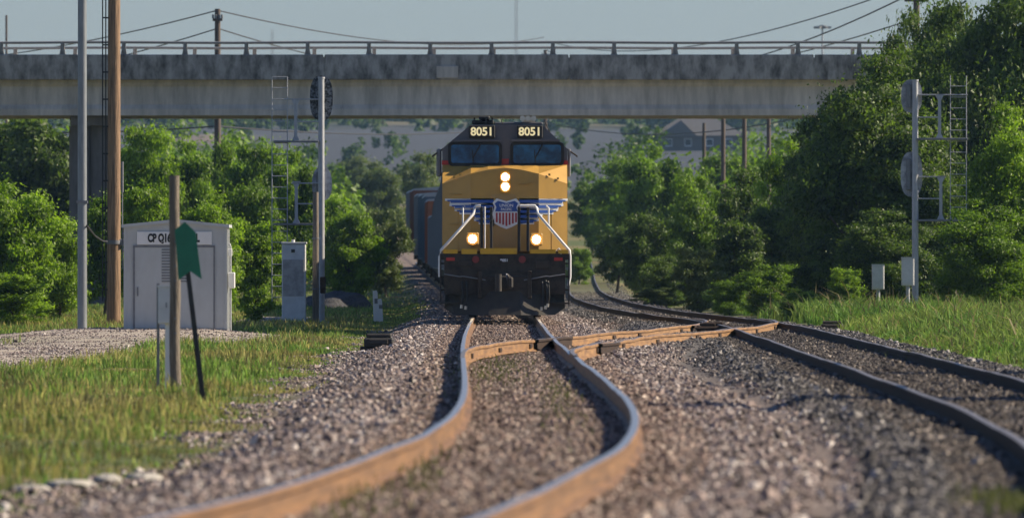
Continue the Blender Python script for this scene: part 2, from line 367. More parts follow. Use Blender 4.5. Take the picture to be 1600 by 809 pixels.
# ------------------------------------------------------------------ tracks
RP = [(-.075, -.186), (.075, -.186), (.075, -.174), (.014, -.150), (.010, -.055), (.036, -.042), (.037, -.008), (.030, 0), (-.030, 0), (-.037, -.008), (-.036, -.042), (-.010, -.055), (-.014, -.150), (-.075, -.174)]
def rail_mesh(Xf, off, y0, y1, mats, seed, wob=.012, lift=0.0):
    ys = np.concatenate([np.arange(y0, min(y1, 320), .8), np.arange(max(y0, 320), y1, 5)]) if y1 > 320 else np.arange(y0, y1 + .01, .8)
    x = Xf(ys); dx = np.gradient(x, ys); L = np.sqrt(1 + dx ** 2); nx, nyy = 1 / L, -dx / L
    z = (fnoise(ys, ys * 0, .11, seed) - .5) * wob * 2 + (fnoise(ys, ys * 0, .4, seed + 3) - .5) * wob * .8 + lift + np.interp(ys, [560, 650, 900, 1200], [0, .3, 3, 8])
    P = np.array(RP); n = len(P)
    V = np.zeros((len(ys), n, 3)); V[:, :, 0] = (x + nx * off)[:, None] + nx[:, None] * P[:, 0]; V[:, :, 1] = (ys + nyy * off)[:, None] + nyy[:, None] * P[:, 0]; V[:, :, 2] = z[:, None] + P[:, 1]
    k = np.arange(n); i = np.arange(len(ys) - 1)[:, None] * n
    Fq = np.stack([i + k, i + (k + 1) % n, i + n + (k + 1) % n, i + n + k], -1).reshape(-1, 4)
    mi = np.tile(np.isin(k, (7,)).astype(int), len(ys) - 1)
    return np_mesh('rail', V, Fq, 4, mats, False, mat_idx=mi)
def track(label, Xf, y0, y1, tie0, tie1, side, top, seed, wob=.012, lift=0, bolts=None):
    t = empty('railway_track', (0, 0, 0), label, 'track')
    for k, off in enumerate((-.7545, .7545)):
        link('rail', rail_mesh(Xf, off, y0, y1, [side, top], seed + k * 5, wob, lift), t)
    rnd = random.Random(seed); tm = None
    ys = np.arange(tie0, tie1, .56)
    rest = MB()
    for n, y in enumerate(ys):
        x = float(Xf(y)); sl = float((Xf(y + .5) - Xf(y - .5)))
        z = -.188 + rnd.uniform(-.012, .02) + lift + (.055 if Xf is X2 else 0) + (float(np.interp(y, [560, 650, 900, 1200], [0, .3, 3, 8])))
        if n < 100:
            if tm is None:
                o = MB().box(-1.3, 1.3, -.115, .115, -.17, 0, bev=.012).build('tie', M['tie'], t); tm = o.data
            else: o = link('tie', tm, t)
            o.location = (x, y, z); o.rotation_euler = (0, 0, -math.atan(sl) * -1 * -1 + rnd.uniform(-.02, .02))
        else:
            rest.box(-1.3, 1.3, -.115, .115, -.17, 0, M=Matrix.Translation((x, y, z)) @ Matrix.Rotation(-math.atan(sl), 4, 'Z'))
    if rest.v: tag(rest.build('tie', M['tie'], t), kind='stuff')
    if bolts:
        for off in (-.7545, .7545):
            for y in bolts:
                mb = MB()
                for s_ in (-1, 1): mb.box(s_ * .026 - .012, s_ * .026 + .012, -.32, .32, -.135, -.06, bev=.006)
                o = mb.build('joint_bar', M['rustdark'], t)
                o.location = (float(Xf(y)) + off, y, lift); o.rotation_euler = (0, 0, -math.atan(float(Xf(y + .5) - Xf(y - .5))))
    return t
track('curving main track under the locomotive with bright worn rail tops', X1, 30, 760, 48, 268, M['rust'], M['steel'], 3)
track('second track on the right with dull brown rails coloured dark for shade', X2, 30, 860, 60, 300, M['rustdark'], M['steeldull'], 21)
track('rusty crossover track running diagonally between the two tracks', XC, 152, 258, 172, 246, M['rustgold'], M['steeldull'], 41, .022, .012, bolts=[165, 176, 185, 196, 207, 214, 228, 239])

xt = [o for o in COL.objects if o.name.startswith('railway_track') and 'crossover' in o['label']][0]
for off, a, b_ in ((-.69, 186, 196), (.69, 170, 180), (-.69, 232, 242), (.69, 214, 224), (.82, 176, 183), (-.83, 222, 230)):
    link('guard_rail', rail_mesh(XC, off, a, b_, [M['rustdark'], M['steeldull']], 70 + a, .02, .014), xt)
for y, w in ((233.5, .32), (236.5, .42)):
    o = MB().box(-w, w, -.5, .5, -.17, -.02, bev=.04).box(-w * .5, w * .5, -.3, .3, -.02, .05, bev=.03).build('frog_casting', M['rustdark'], xt); o.location = (float(XC(y)) - .45, y, 0)

# stones of the ballast -------------------------------------------------
def stones():
    rng = np.random.default_rng(5)
    N = 1500000
    y = np.where(rng.random(N) < .9, 40 + (rng.random(N) ** 1.5) * 300, 300 + rng.random(N) * 420)
    half = 800 / F * y * 1.12 + .6
    x = (rng.random(N) * 2 - 1) * half
    keepw = rng.random(N) < half / half.max() * 1.25
    a = x - X1(y); b = x - X2(y); edge = (fnoise(x, y, .35, 31) - .5) * 1.2 + (fnoise(x, y, 1.3, 32) - .5) * .5
    ball = (a > -3.35 + edge + .9 * sstep(270, 330, y)) & (b < 2.55 + edge * .6)
    pth = (path(x, y) + (rng.random(N) - .5) * .5 > .55) & (a < -3)
    r1 = np.minimum(np.abs(np.abs(a) - .7545), np.abs(np.abs(b) - .7545)) > .085
    rc = ~((y > 152) & (y < 258)) | (np.abs(np.abs(x - XC(y)) - .7545) > .085)
    ok = (ball | pth) & keepw & r1 & rc
    x, y, a, b, pth = x[ok], y[ok], a[ok], b[ok], pth[ok]; n = len(x)
    s = np.clip(rng.lognormal(math.log(.0155), .36, n), .009, .05)
    inside = (np.abs(a) < 1.35) | (np.abs(b) < 1.35)
    s = np.where(inside, s * .8, s); s = np.where(pth, s * .7, s)
    z = terrain(x, y) + s * rng.uniform(-.1, .55, n)
    z = np.where(np.abs(a) < 1.35, np.minimum(z, -.15), np.where(inside, np.minimum(z, -.095), z))
    base = np.array([[-1, -1, -.8], [1, -1, -.8], [1, 1, -.8], [-1, 1, -.8], [-.7, -.7, .8], [.7, -.7, .8], [.7, .7, .8], [-.7, .7, .8]])
    V = base[None] * (1 + rng.uniform(-.42, .3, (n, 8, 3))) * (s[:, None, None] * rng.uniform(.65, 1.2, (n, 1, 3)))
    ang = rng.random(n) * 6.283; c, q = np.cos(ang), np.sin(ang)
    tl = rng.normal(0, .45, n); ct, stt = np.cos(tl), np.sin(tl)
    Vx, Vz = V[..., 0] * ct[:, None] - V[..., 2] * stt[:, None], V[..., 0] * stt[:, None] + V[..., 2] * ct[:, None]
    Wx = Vx * c[:, None] - V[..., 1] * q[:, None]; Wy = Vx * q[:, None] + V[..., 1] * c[:, None]
    W = np.stack([Wx + x[:, None], Wy + y[:, None], Vz + z[:, None]], -1)
    fq = np.array([[4, 5, 6, 7], [0, 1, 5, 4], [1, 2, 6, 5], [2, 3, 7, 6], [3, 0, 4, 7]])
    Fq = (np.arange(n)[:, None, None] * 8 + fq[None]).reshape(-1)
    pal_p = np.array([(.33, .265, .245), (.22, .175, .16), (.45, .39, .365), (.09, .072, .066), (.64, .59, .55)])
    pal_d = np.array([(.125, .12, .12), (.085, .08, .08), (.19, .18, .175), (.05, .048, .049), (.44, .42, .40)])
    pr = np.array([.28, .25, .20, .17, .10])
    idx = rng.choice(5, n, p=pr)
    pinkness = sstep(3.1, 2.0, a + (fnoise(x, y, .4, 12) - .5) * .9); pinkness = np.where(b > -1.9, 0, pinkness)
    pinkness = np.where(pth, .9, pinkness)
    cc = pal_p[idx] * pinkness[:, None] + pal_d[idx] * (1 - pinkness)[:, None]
    gauge_tone = np.where(np.abs(a) < .75, .86, 1.0) * np.where(np.abs(b) < 1.3, .85, 1.0); brn = (inside * .8)[:, None]  # stones darker between the rails of both tracks
    cc = cc * gauge_tone[:, None] * (1 - brn * .0) * rng.uniform(.75, 1.2, (n, 1)); cc = cc * (1 - brn * np.array([[.0, .1, .2]])) * np.array([[.86, .84, .83]])
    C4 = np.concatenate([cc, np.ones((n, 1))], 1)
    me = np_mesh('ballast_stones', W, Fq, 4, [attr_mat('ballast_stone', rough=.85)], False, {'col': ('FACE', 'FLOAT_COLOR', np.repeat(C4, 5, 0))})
    tag(link('ballast_stones', me), 'loose crushed stone ballast, pinkish by the main track and dark grey by the second', 'gravel', kind='stuff')
    print('stones', n)
stones()

# grass -----------------------------------------------------------------
GM = attr_mat('grass_blade', rough=.6, transl=.4)
def grass(name, label, x, y, h, w, cols, seed, bend=.5):
    rng = np.random.default_rng(seed); n = len(x); z = terrain(x, y) - .02
    an = rng.random(n) * 6.283; dx, dy = np.cos(an), np.sin(an)
    wx, wy = rng.uniform(.4, 1, n) * w, rng.normal(0, .3, n) * w
    bd = h * bend * rng.uniform(.1, 1, n)
    P = np.zeros((n, 5, 3))
    P[:, 0] = np.stack([x - wx, y - wy, z], -1); P[:, 1] = np.stack([x + wx, y + wy, z], -1)
    mx, my, mz = x + dx * bd * .3, y + dy * bd * .3, z + h * .6
    P[:, 2] = np.stack([mx + wx * .8, my + wy * .8, mz], -1); P[:, 3] = np.stack([mx - wx * .8, my - wy * .8, mz], -1)
    P[:, 4] = np.stack([x + dx * bd, y + dy * bd, z + h * (1 - .25 * (bd / h))], -1)
    b = np.arange(n)[:, None] * 5
    q = (b + np.array([[0, 1, 2, 3]])); t = (b + np.array([[3, 2, 4, 4]]))
    me = D.meshes.new(name)
    tri = np.concatenate([b + np.array([[0, 1, 2]]), b + np.array([[0, 2, 3]]), b + np.array([[3, 2, 4]])]).reshape(-1)
    C4 = np.repeat(np.concatenate([cols, np.ones((n, 1))], 1), 5, 0)
    me = np_mesh(name, P, tri, 3, [GM], False, {'col': ('POINT', 'FLOAT_COLOR', C4)})
    return tag(link(name, me), label, 'grass', kind='stuff')
def grass_left():
    rng = np.random.default_rng(9); N = 700000
    y = np.where(rng.random(N) < .85, 50 + rng.random(N) ** .9 * 380, 420 + rng.random(N) * 480); half = 800 / F * y * 1.1 + .5; x = -rng.random(N) * np.maximum(21, half)
    a = x - X1(y); edge = (fnoise(x, y, .35, 31) - .5) * 1.2 + (fnoise(x, y, 1.3, 32) - .5) * .5
    dens = fnoise(x, y, .5, 40) * .6 + fnoise(x, y, 2.5, 41) * .6
    ok = (a < -3.15 + edge + .9 * sstep(270, 330, y)) & (np.abs(x) < half) & (path(x, y) + (rng.random(N) - .5) * .4 < .5) & (dens > .40)
    ok &= ~((x > -9) & (x < -6.2) & (y > 260.5) & (y < 264))
    x, y, a = x[ok], y[ok], a[ok]; n = len(x)
    p = fnoise(x, y, .25, 44); p2 = fnoise(x, y, .9, 45)
    tall = sstep(.35, .8, p2) * sstep(-3.0, -4.3, a)
    h = rng.uniform(.03, .10, n) + tall * rng.uniform(.02, .24, n); h = h * np.where(y < 130, .95, 1.0)
    g = np.array((.135, .225, .036)); yl = np.array((.30, .27, .08)); br = np.array((.20, .16, .07))
    k = sstep(.48, .82, p + (rng.random(n) - .5) * .5)[:, None]; kb = (sstep(.57, .78, fnoise(x, y, .45, 47) + (rng.random(n) - .5) * .35))[:, None]
    c = g * (1 - k) + yl * k; c = c * (1 - kb * .7) + br * kb * .7; c = 1.38 * c * rng.uniform(.4, 1.55, (n, 1)) * (.7 + .6 * fnoise(x, y, 1.3, 48))[:, None]
    grass('verge_grass', 'sunlit green and straw coloured grass on the left verge', x, y, h, .008 + y * 2.2e-5, c, 3)
    print('grass', n)
def grass_right():
    rng = np.random.default_rng(19); N = 330000
    y = np.where(rng.random(N) < .85, 90 + rng.random(N) * 330, 420 + rng.random(N) * 480); x = X2(y) + 2 + rng.random(N) * np.maximum(13, 800 / F * y * 1.12 - X2(y)); b = x - X2(y)
    edge = (fnoise(x, y, .35, 31) - .5) * 1.2
    ok = (b > 2.35 + edge * .6 + 2.0 * sstep(225, 300, y)) & (x < 800 / F * y * 1.12 + .5) & (fnoise(x, y, .6, 51) > .34)
    x, y, b = x[ok], y[ok], b[ok]; n = len(x)
    p = fnoise(x, y, .3, 53)
    h = (.10 + .62 * sstep(2.4, 5.0, b) * (.25 + 1.05 * fnoise(x, y, .7, 54))) * rng.uniform(.35, 1.15, n)
    far = sstep(335, 360, y); h = h * (1 - .4 * far)
    g = np.array((.12, .24, .035)); yl = np.array((.22, .30, .06)); br = np.array((.24, .20, .09))
    k = sstep(.3, .75, p + (rng.random(n) - .5) * .4)[:, None]; kb = (rng.random(n) < .03)[:, None] * 1.0
    c = g * (1 - k) + yl * k; c = c * (1 - kb) + br * kb; h = h * (1 + kb[:, 0] * .35); c = c * rng.uniform(.45, 1.5, (n, 1)) * (.7 + .6 * fnoise(x, y, 1.1, 58))[:, None]
    grass('tall_grass', 'tall bright green grass along the right side of the second track', x, y, h, .013 + y * 3.0e-5, c, 4, .95)
    # thin weeds: between the near rails and a dry tuft at the lower right
    x = []; y = []
    for cx, cy, rx, ry, m in ((-.25, 150, .3, 14, 500), (.5, 118, .12, 12, 200), (-.6, 76, .1, 6, 150), (-.95, 66, .1, 5, 150), (2.85, 64, .14, 1.6, 420), (5.9, 170, .2, 10, 200)):
        x += list(rng.normal(cx, rx, m)); y += list(rng.normal(cy, ry, m))
    x = np.array(x); y = np.array(y); n = len(x); c = np.array((.13, .15, .04)) * rng.uniform(.6, 1.3, (n, 1))
    grass('weeds', 'thin dry weeds growing through the ballast', x, y, rng.uniform(.05, .12, n), .008, c, 5)
grass_left(); grass_right()

# ------------------------------------------------------------------ overpass bridge
BD = 440.0; bs = F / BD
def bz(py): return pZ(py, BD)
def bridge():
    x0, x1 = pX(-260, BD), pX(1720, BD); wid = 11.0
    t = empty('overpass_bridge', (0, BD, 0), 'grey concrete road overpass spanning both tracks above the locomotive', 'bridge')
    # girder: bottom flange, web set back, top
    g = MB()
    for k in range(5):
        yo = .35 + k * 2.45
        sec = [(yo, bz(180)), (yo + .6, bz(180)), (yo + .6, bz(170)), (yo + .42, bz(163)), (yo + .42, bz(135)), (yo + .62, bz(130)), (yo + .62, bz(124)), (yo - .02, bz(124)), (yo - .02, bz(130)), (yo + .1, bz(135)), (yo + .1, bz(163)), (yo, bz(170))]
        g.prism(sec, x0, x1, axis='x')
    g.build('girder', M['concrete'], t)
    MB().box(x0, x1, .06, wid - .06, bz(123.4), bz(110)).build('deck', M['concrete'], t)
    random.seed(4)
    p = MB()
    xx = x0
    while xx < x1:
        nx = min(x1, xx + 2.37 * 4)
        dz = random.uniform(-.015, .015)
        p.box(xx + .022, nx - .022, -.10, .22, bz(124.5) + dz, bz(85) + dz * .5, bev=.03); xx = nx
    p.box(x0, x1, -.075, .2, bz(121), bz(90))
    p.build('parapet', M['parapet'], t)
    p = MB().box(x0, x1, wid - .22, wid + .1, bz(124), bz(85), bev=.03); p.build('parapet', M['parapet'], t)
    MB().box(pX(682, BD), pX(716, BD), -.16, -.09, bz(122), bz(103), bev=.04).build('patch', M['concrete'], t)
    # railing posts, near and far side
    def post_mb():
        return MB().prism([(-.12, bz(85.4)), (.12, bz(85.4)), (.075, bz(76)), (.075, bz(66)), (-.075, bz(66)), (-.075, bz(76))], -.10, .10)
    pm = post_mb().build('railing_post', M['parapet'], t); first = True
    for yy, ph in ((.06, 0), (wid - .06, .07)):
        x = pX(768, BD) + ph - 2.37 * 11
        while x < x1 - .2:
            if first: o = pm; first = False
            else: o = link('railing_post', pm.data, t)
            o.location = (x, yy, 0); x += 2.37
    for yy in (.06, wid - .06):
        r = MB()
        r.tube([(x, yy - .02, bz(66.5) + .012 * math.sin(x * .7)) for x in np.arange(x0, x1, .8)], .052, 8)
        r.build('handrail', M['dullsteel'], t)
    pr = MB()
    for yy in (2.0, 5.5, 9.0):
        pr.cyl((pX(122, BD), yy, -2), (pX(122, BD), yy, bz(196)), .42, n=20)
    pr.box(pX(108, BD), pX(168, BD), .9, 10.1, bz(196), bz(180.3), bev=.04)
    pr.build('pier', M['pier'], t)
    pr = MB()
    for yy in (2.0, 5.5, 9.0):
        pr.cyl((pX(152, BD), yy, -2), (pX(152, BD), yy, bz(196)), .36, n=20)
    pr.build('pier', M['pier'], t)
    pr = MB()
    for yy in (2.0, 5.5, 9.0):
        pr.cyl((pX(1310, BD), yy, -2), (pX(1310, BD), yy, bz(196)), .45, n=20)
    pr.box(pX(1285, BD), pX(1340, BD), .9, 10.1, bz(196), bz(180.3), bev=.04)
    pr.build('pier', M['pier'], t)
bridge()

# ------------------------------------------------------------------ locomotive (local: front at y = 0, rails at z = 0, x to the right)
def lX(px): return (px - 789) / 66.0
def lZ(py): return (495 - py) / 66.0
def text(name, body, size, m, parent, loc, fat=0.0, sx=1.0, ext=.004, align='CENTER'):
    c = D.curves.new(name, 'FONT'); c.body = body; c.size = size; c.align_x = align; c.align_y = 'CENTER'; c.extrude = ext; c.offset = fat
    o = D.objects.new(name, c); COL.objects.link(o)
    dg = bpy.context.evaluated_depsgraph_get(); me = D.meshes.new_from_object(o.evaluated_get(dg)); me.name = name
    D.objects.remove(o); me.materials.clear(); me.materials.append(m)
    o = link(name, me, parent, loc); o.rotation_euler = (R_(90), 0, 0); o.scale = (sx, 1, 1)
    return o
def loco():
    Y0 = 267.0
    t = empty('locomotive', (-.17, Y0, 0), 'yellow and grey diesel locomotive facing the camera with lit headlights', 'locomotive')
    NB = 1.0                                   # nose front plane
    def ny(x): return NB + max(0, abs(x) - .80) * .55
    Y, G, K = M['yellow'], M['engrey'], M['engblack']
    # nose: five columns across, front face and sloped top up to the windscreen
    def nz(x): return 3.52 - abs(x) ** 1.6 * .20
    cols = [-1.47, -.80, -.4, 0, .4, .80, 1.47]; vs = []
    for x in cols: vs += [(x, ny(x), 1.56), (x, ny(x), nz(x)), (x, 2.12, 3.60)]
    fs = []
    for i in range(len(cols) - 1):
        a = i * 3; fs += [(a, a + 3, a + 4, a + 1), (a + 1, a + 4, a + 5, a + 2)]
    vs += [(-1.47, 2.12, 1.56), (1.47, 2.12, 1.56)]; n = len(vs); e = (len(cols) - 1) * 3
    fs += [(0, 1, 2, n - 2), (e, n - 1, e + 2, e + 1)]
    nose = MB().add(vs, fs)
    nose.box(-.806, -.794, NB - .008, NB + .05, 1.6, 3.3); nose.box(.744, .756, NB - .008, NB + .05, 1.6, 3.3)
    for (bx, bz_) in ((1.05, 3.36), (-1.05, 3.36), (.62, 2.95), (.33, 3.18), (.62, 3.18), (-1.2, 3.3), (1.25, 3.27)):
        nose.box(bx - .025, bx + .025, ny(bx) - .03, ny(bx) + .01, bz_ - .025, bz_ + .025)
    nose.tube([(.33, NB - .03, 3.13), (.62, NB - .03, 3.13)], .012)
    for zz in (2.2, 2.55, 2.9): nose.tube([(-1.30, ny(-1.3) - .03, zz), (-1.02, ny(-1.02) - .03, zz)], .011)
    for xx in (-1.1, 1.1): nose.box(xx - .006, xx + .006, ny(xx) - .006, ny(xx) + .03, 1.6, 2.62)
    nose.build('nose', Y, t)
    # nose door at left of centre
    d = MB(); d.prism(rrect(-.34, .28, 1.66, 2.9, .08), NB - .012, NB + .01); dr = d.build('nose_door', M['yellowtop'], t)
    MB().box(-.30, -.25, NB - .05, NB - .012, 2.15, 2.3, bev=.01).build('handle', K, dr)
    # cab
    MB().box(-1.48, 1.48, 2.12, 4.7, 1.5, 3.60).build('cab', Y, t)
    MB().box(-1.487, -1.30, 2.11, 2.2, 3.60, 3.70).box(1.30, 1.487, 2.11, 2.2, 3.60, 3.70).box(-.10, .10, 2.10, 2.2, 3.585, 3.74).box(-1.488, -1.478, 2.2, 4.7, 3.6, 3.7).box(1.478, 1.488, 2.2, 4.7, 3.6, 3.7).build('red_stripe', M['engred'], t)
    MB().prism([(-1.48, 3.602), (1.48, 3.602), (1.48, 3.98), (.88, 4.55), (-.80, 4.55), (-1.48, 3.98)], 2.13, 4.7).build('cab_roof', G, t)
    for (a, b) in ((-1.34, -.07), (.13, 1.40)):
        fr = MB(); fr.prism(rrect(a, b, 3.57, 4.14, .1), 2.06, 2.14); fr = fr.build('windscreen', M['rubber'], t)
        MB().prism(rrect(a + .07, b - .07, 3.64, 4.07, .06), 2.045, 2.07).build('pane', M['glass'], fr)
        w = MB().tube([((a + b) / 2 + .15, 2.03, 4.12), ((a + b) / 2 - .05, 2.02, 3.75)], .014); w.tube([((a + b) / 2 - .06, 2.02, 3.95), ((a + b) / 2 - .04, 2.02, 3.62)], .012); w.build('wiper', M['rubber'], fr)
    MB().box(.15, 1.3, 2.0, 2.13, 4.15, 4.20).box(-1.25, -.1, 2.02, 2.13, 4.15, 4.19).build('visor', G, t)
    for a, b in ((-.85, -.23), (.29, .90)):
        nb = MB().box(a, b, 1.98, 2.2, 4.23, 4.53, bev=.02).build('number_board', M['rubber'], t)
        text('numerals', '8051', .27, M['numlit'], nb, ((a + b) / 2, 1.974, 4.375), .008, 1.0)
    # roof gear
    r = MB(); r.box(-.78, -.25, 2.5, 3.1, 4.55, 4.66, bev=.03); r.box(-.62, -.35, 2.45, 2.9, 4.66, 4.76, bev=.03)
    for k in range(4): r.box(-.74 + k * .14, -.70 + k * .14, 2.42, 2.6, 4.60, 4.72)
    r.build('roof_unit', M['rubber'], t)
    MB().box(-.25, .9, 2.6, 3.5, 4.55, 4.615, bev=.02).build('roof_walkway', G, t)
    h = MB()
    for k in range(3): h.cyl((.42 + k * .13, 2.4, 4.70), (.42 + k * .13, 2.75, 4.70), .065, .025, n=14)
    h.box(.40, .72, 2.7, 2.8, 4.6, 4.72); h.build('horn', M['chrome'], t)
    MB().tube([(-.05, 2.5, 4.55), (-.10, 2.5, 4.72)], .012).build('antenna', K, t)
    MB().tube([(1.1, 2.3, 4.3), (.95, 2.3, 4.62)], .012).build('antenna', K, t)
    for s in (-1, 1):
        a = MB(); a.tube([(s * 1.46, 2.4, 3.98), (s * 1.68, 2.35, 3.83), (s * 1.72, 2.35, 3.79)], .022); a.build('mirror_arm', K, t)
    MB().box(-1.62, -1.50, 2.35, 2.6, 3.32, 3.98, bev=.03).build('wind_deflector', M['dullsteel'], t)
    MB().box(1.49, 1.56, 2.35, 2.5, 3.32, 3.98, bev=.02).build('wind_deflector', M['dullsteel'], t)
    # lamps
    hl = MB().prism(rrect(-.11, .13, 2.93, 3.46, .06), NB - .03, NB + .02).build('headlight_housing', M['stripe'], t)
    for z in (lZ(277), lZ(292)):
        MB().cyl((.012, NB - .045, z), (.012, NB - .028, z), .122, n=24).cyl((.012, NB - .052, z), (.012, NB - .044, z), .082, n=24, mi=1).build('headlight', [M['halo'], M['lamp']], hl)
    for x, z in ((lX(739), lZ(373)), (lX(838), lZ(374))):
        o = MB().box(x - .15, x + .15, .62, .95, z - .15, z + .15, bev=.03).build('ditch_light', Y, t)
        MB().cyl((x, .605, z), (x, .622, z), .145, n=24).cyl((x, .598, z), (x, .606, z), .092, n=24, mi=1).build('lens', [M['halo'], M['lamp']], o)
    # emblem: wings (strips that follow the nose facets) and shield
    em = empty('emblem', (0, 0, 0), None, None); em.parent = t
    def strip(mb, x0, x1, z0a, z1a, z0b, z1b, off, mi=0):
        xs = sorted(set([x0, x1] + [v for v in (-.8, .8) if min(x0, x1) < v < max(x0, x1)]))
        v = []
        for x in xs:
            k = (x - x0) / (x1 - x0); v += [(x, ny(x) - off, z0a + (z0b - z0a) * k), (x, ny(x) - off, z1a + (z1b - z1a) * k)]
            v += [(x, ny(x) - off + .004, z0a + (z0b - z0a) * k), (x, ny(x) - off + .004, z1a + (z1b - z1a) * k)]
        f = []
        for i in range(len(xs) - 1):
            a = i * 4; f += [(a, a + 4, a + 5, a + 1), (a + 2, a + 3, a + 7, a + 6), (a, a + 2, a + 6, a + 4), (a + 1, a + 5, a + 7, a + 3)]
        mb.add(v, f, mi)
    cx = lX(791.5)
    rows = [(-92, 312.5, 317.3), (-85, 320.6, 325.2), (-77, 328.3, 332.8), (-53, 336, 340.5), (-47, 343.7, 348.4)]
    for s in (-1, 1):
        wing = MB()
        for px, a, b in rows:
            xo = cx - s * px / 66.0 * -1 * -1; xi = cx + s * 20 / 66.0
            xo = cx + s * (-px) / 66.0
            w_ = 2.0 / 66
            strip(wing, xo + s * w_ * 1.8, xi, lZ(a) - .02, lZ(a) + w_, lZ(b) - w_, lZ(a) + w_, .016, 1)
            strip(wing, xo - s * .06, xi, lZ(b) - w_, lZ(a) + w_, lZ(b) - w_, lZ(a) + w_, .016, 1)
            strip(wing, xo, xi, lZ(a) - .035, lZ(a) - .002, lZ(b), lZ(a), .022, 0)
            strip(wing, xo - s * .075, xi, lZ(b), lZ(a), lZ(b), lZ(a), .0265, 0)
        wing.build('wing', [M['blue'], M['emwhite']], em)
    def shield(k, dy=0):
        o = [(-20, 318), (-14, 312), (0, 316), (14, 312), (20, 318), (17, 324), (20, 334), (17, 348), (8, 353), (0, 356), (-8, 353), (-17, 348), (-20, 334), (-17, 324)]
        return [(cx + px * k / 66.0, lZ(333 + (py - 333) * k)) for px, py in o]
    sh = MB(); sh.prism(shield(1.08), NB - .040, NB - .02, 1)
    sh.prism([(cx + a / 66., lZ(b)) for a, b in ((-18, 318), (-13, 314), (0, 317.5), (13, 314), (18, 318), (15.5, 324), (17.5, 330.5), (-17.5, 330.5), (-15.5, 324))], NB - .046, NB - .03, 0)
    for k in range(-3, 4):
        x = k * 5.0
        if abs(k) % 1 == 0: sh.box(cx + (x - 1.35) / 66, cx + (x + 1.35) / 66, NB - .046, NB - .03, lZ(353 - abs(k) * 1.9), lZ(332.5), 2)
    sh = sh.build('shield', [M['blue'], M['emwhite'], M['emred']], em)
    text('lettering', 'UNION', .098, M['emwhite'], sh, (cx, NB - .05, lZ(321.3)), .002, 1.0)
    text('lettering', 'PACIFIC', .078, M['emwhite'], sh, (cx, NB - .05, lZ(327.3)), .002, .95)
    # dark door posts and handrails
    for px in (753, 768, 811, 825):
        x = lX(px); MB().box(x - .034, x + .034, .42, .48, 1.56, 2.60, bev=.01).build('stanchion', M['rubber'], t)
    MB().tube([(lX(758), .4, 1.6), (lX(758), .4, 2.6)], .022).build('handrail', M['rail_white'], t)
    W = M['rail_white']
    for s, pts in ((-1, [(724, 352), (724, 324), (727, 322)]), (1, [(857, 354), (857, 325), (853, 322)])):
        MB().tube([(lX(a), .35, lZ(b)) for a, b in pts], .024).build('handrail', W, t)
    for pts in ([(752, 322), (744, 322), (742, 326), (741, 334), (700, 380), (690, 391), (688, 400), (688, 432)], [(812, 322), (836, 322), (839, 326), (840, 334), (880, 381), (889, 391), (890, 400), (890, 432), (887, 446)]):
        MB().tube([(lX(a), .12 if b > 330 else .35, lZ(b)) for a, b in pts], .034, 8).build('handrail', W, t)
    MB().tube([(lX(869), .1, lZ(392)), (lX(873), .05, lZ(388)), (lX(876), .05, lZ(392)), (lX(876), .05, lZ(426))], .018).build('handrail', W, t)
    # platform with yellow edge, pilot, plow, steps
    MB().box(-1.5, 1.5, .05, 22, 1.36, 1.50).build('platform', K, t)
    MB().box(lX(694), lX(716), .0, .05, 1.50, 1.60).box(lX(722), lX(746), .01, .05, 1.49, 1.61).box(lX(751), lX(808), -.01, .05, 1.49, 1.625).box(lX(828), lX(868), 0, .05, 1.50, 1.60).box(lX(872), lX(887), 0, .05, 1.50, 1.59).build('yellow_edge', M['stripe'], t)
    p = MB(); p.box(-1.42, 1.42, .02, .12, .55, 1.49); p.box(-1.0, 1.0, -.06, .03, .95, 1.06); p.box(-.62, .62, -.10, .04, .50, .98, bev=.02)
    for x in (-.58, .58): p.box(x - .05, x + .05, -.14, .02, .45, 1.1, bev=.01)
    p.box(-1.3, -.75, -.02, .03, .62, .9); p.box(.75, 1.3, -.02, .03, .62, .9); p.box(-1.1, -.75, -.03, .03, 1.2, 1.34, bev=.01); p.box(.72, 1.05, -.03, .03, 1.15, 1.34, bev=.01)
    p.build('pilot', K, t)
    for s in (-1, 1):
        q = MB()
        for k in range(4): q.box(s * 1.06, s * 1.5, .06 + k * .02, .36, .32 + k * .31, .36 + k * .31)
        q.box(s * 1.49, s * 1.52, .03, .42, .30, 1.5); q.box(s * 1.03, s * 1.06, .03, .42, .30, 1.5)
        q.build('steps', K, t)
    pl = MB()
    pl.add([(-1.12, .22, .50), (-.35, -.10, .62), (.35, -.10, .62), (1.12, .22, .50), (-1.18, .02, .06), (-.38, -.36, .06), (.38, -.36, .06), (1.18, .02, .06), (-1.42, .25, .22), (1.42, .25, .22), (-1.38, .3, .62), (1.38, .3, .62)],
           [(0, 1, 5, 4), (1, 2, 6, 5), (2, 3, 7, 6), (10, 0, 4, 8), (3, 11, 9, 7)])
    pl.box(-1.4, 1.4, .3, .34, .25, .6)
    pl.build('plow', M['plow'], t)
    # coupler
    c = MB(); c.box(-.16, .16, -.30, .1, .66, .98, bev=.03); c.box(-.22, -.08, -.62, -.28, .66, .98, bev=.04); c.box(.06, .20, -.52, -.28, .68, .96, bev=.04); c.cyl((-.15, -.56, .62), (-.15, -.56, 1.02), .08)
    c.tube([(.08, -.35, 1.0), (.09, -.45, .9), (.12, -.45, .7)], .03); c.build('coupler', M['plow'], t)
    MB().tube([(.04, -.3, 1.02), (.07, -.38, .9), (.085, -.38, .74)], .026).build('cut_lever_handle', M['dullsteel'], t)
    for s in (-1, 1):
        MB().tube([(s * 1.42, -.05, 1.02), (s * 1.05, -.08, .96), (s * .98, -.08, .97), (s * .45, -.1, .88)], .016).build('cut_lever', M['dullsteel'], t)
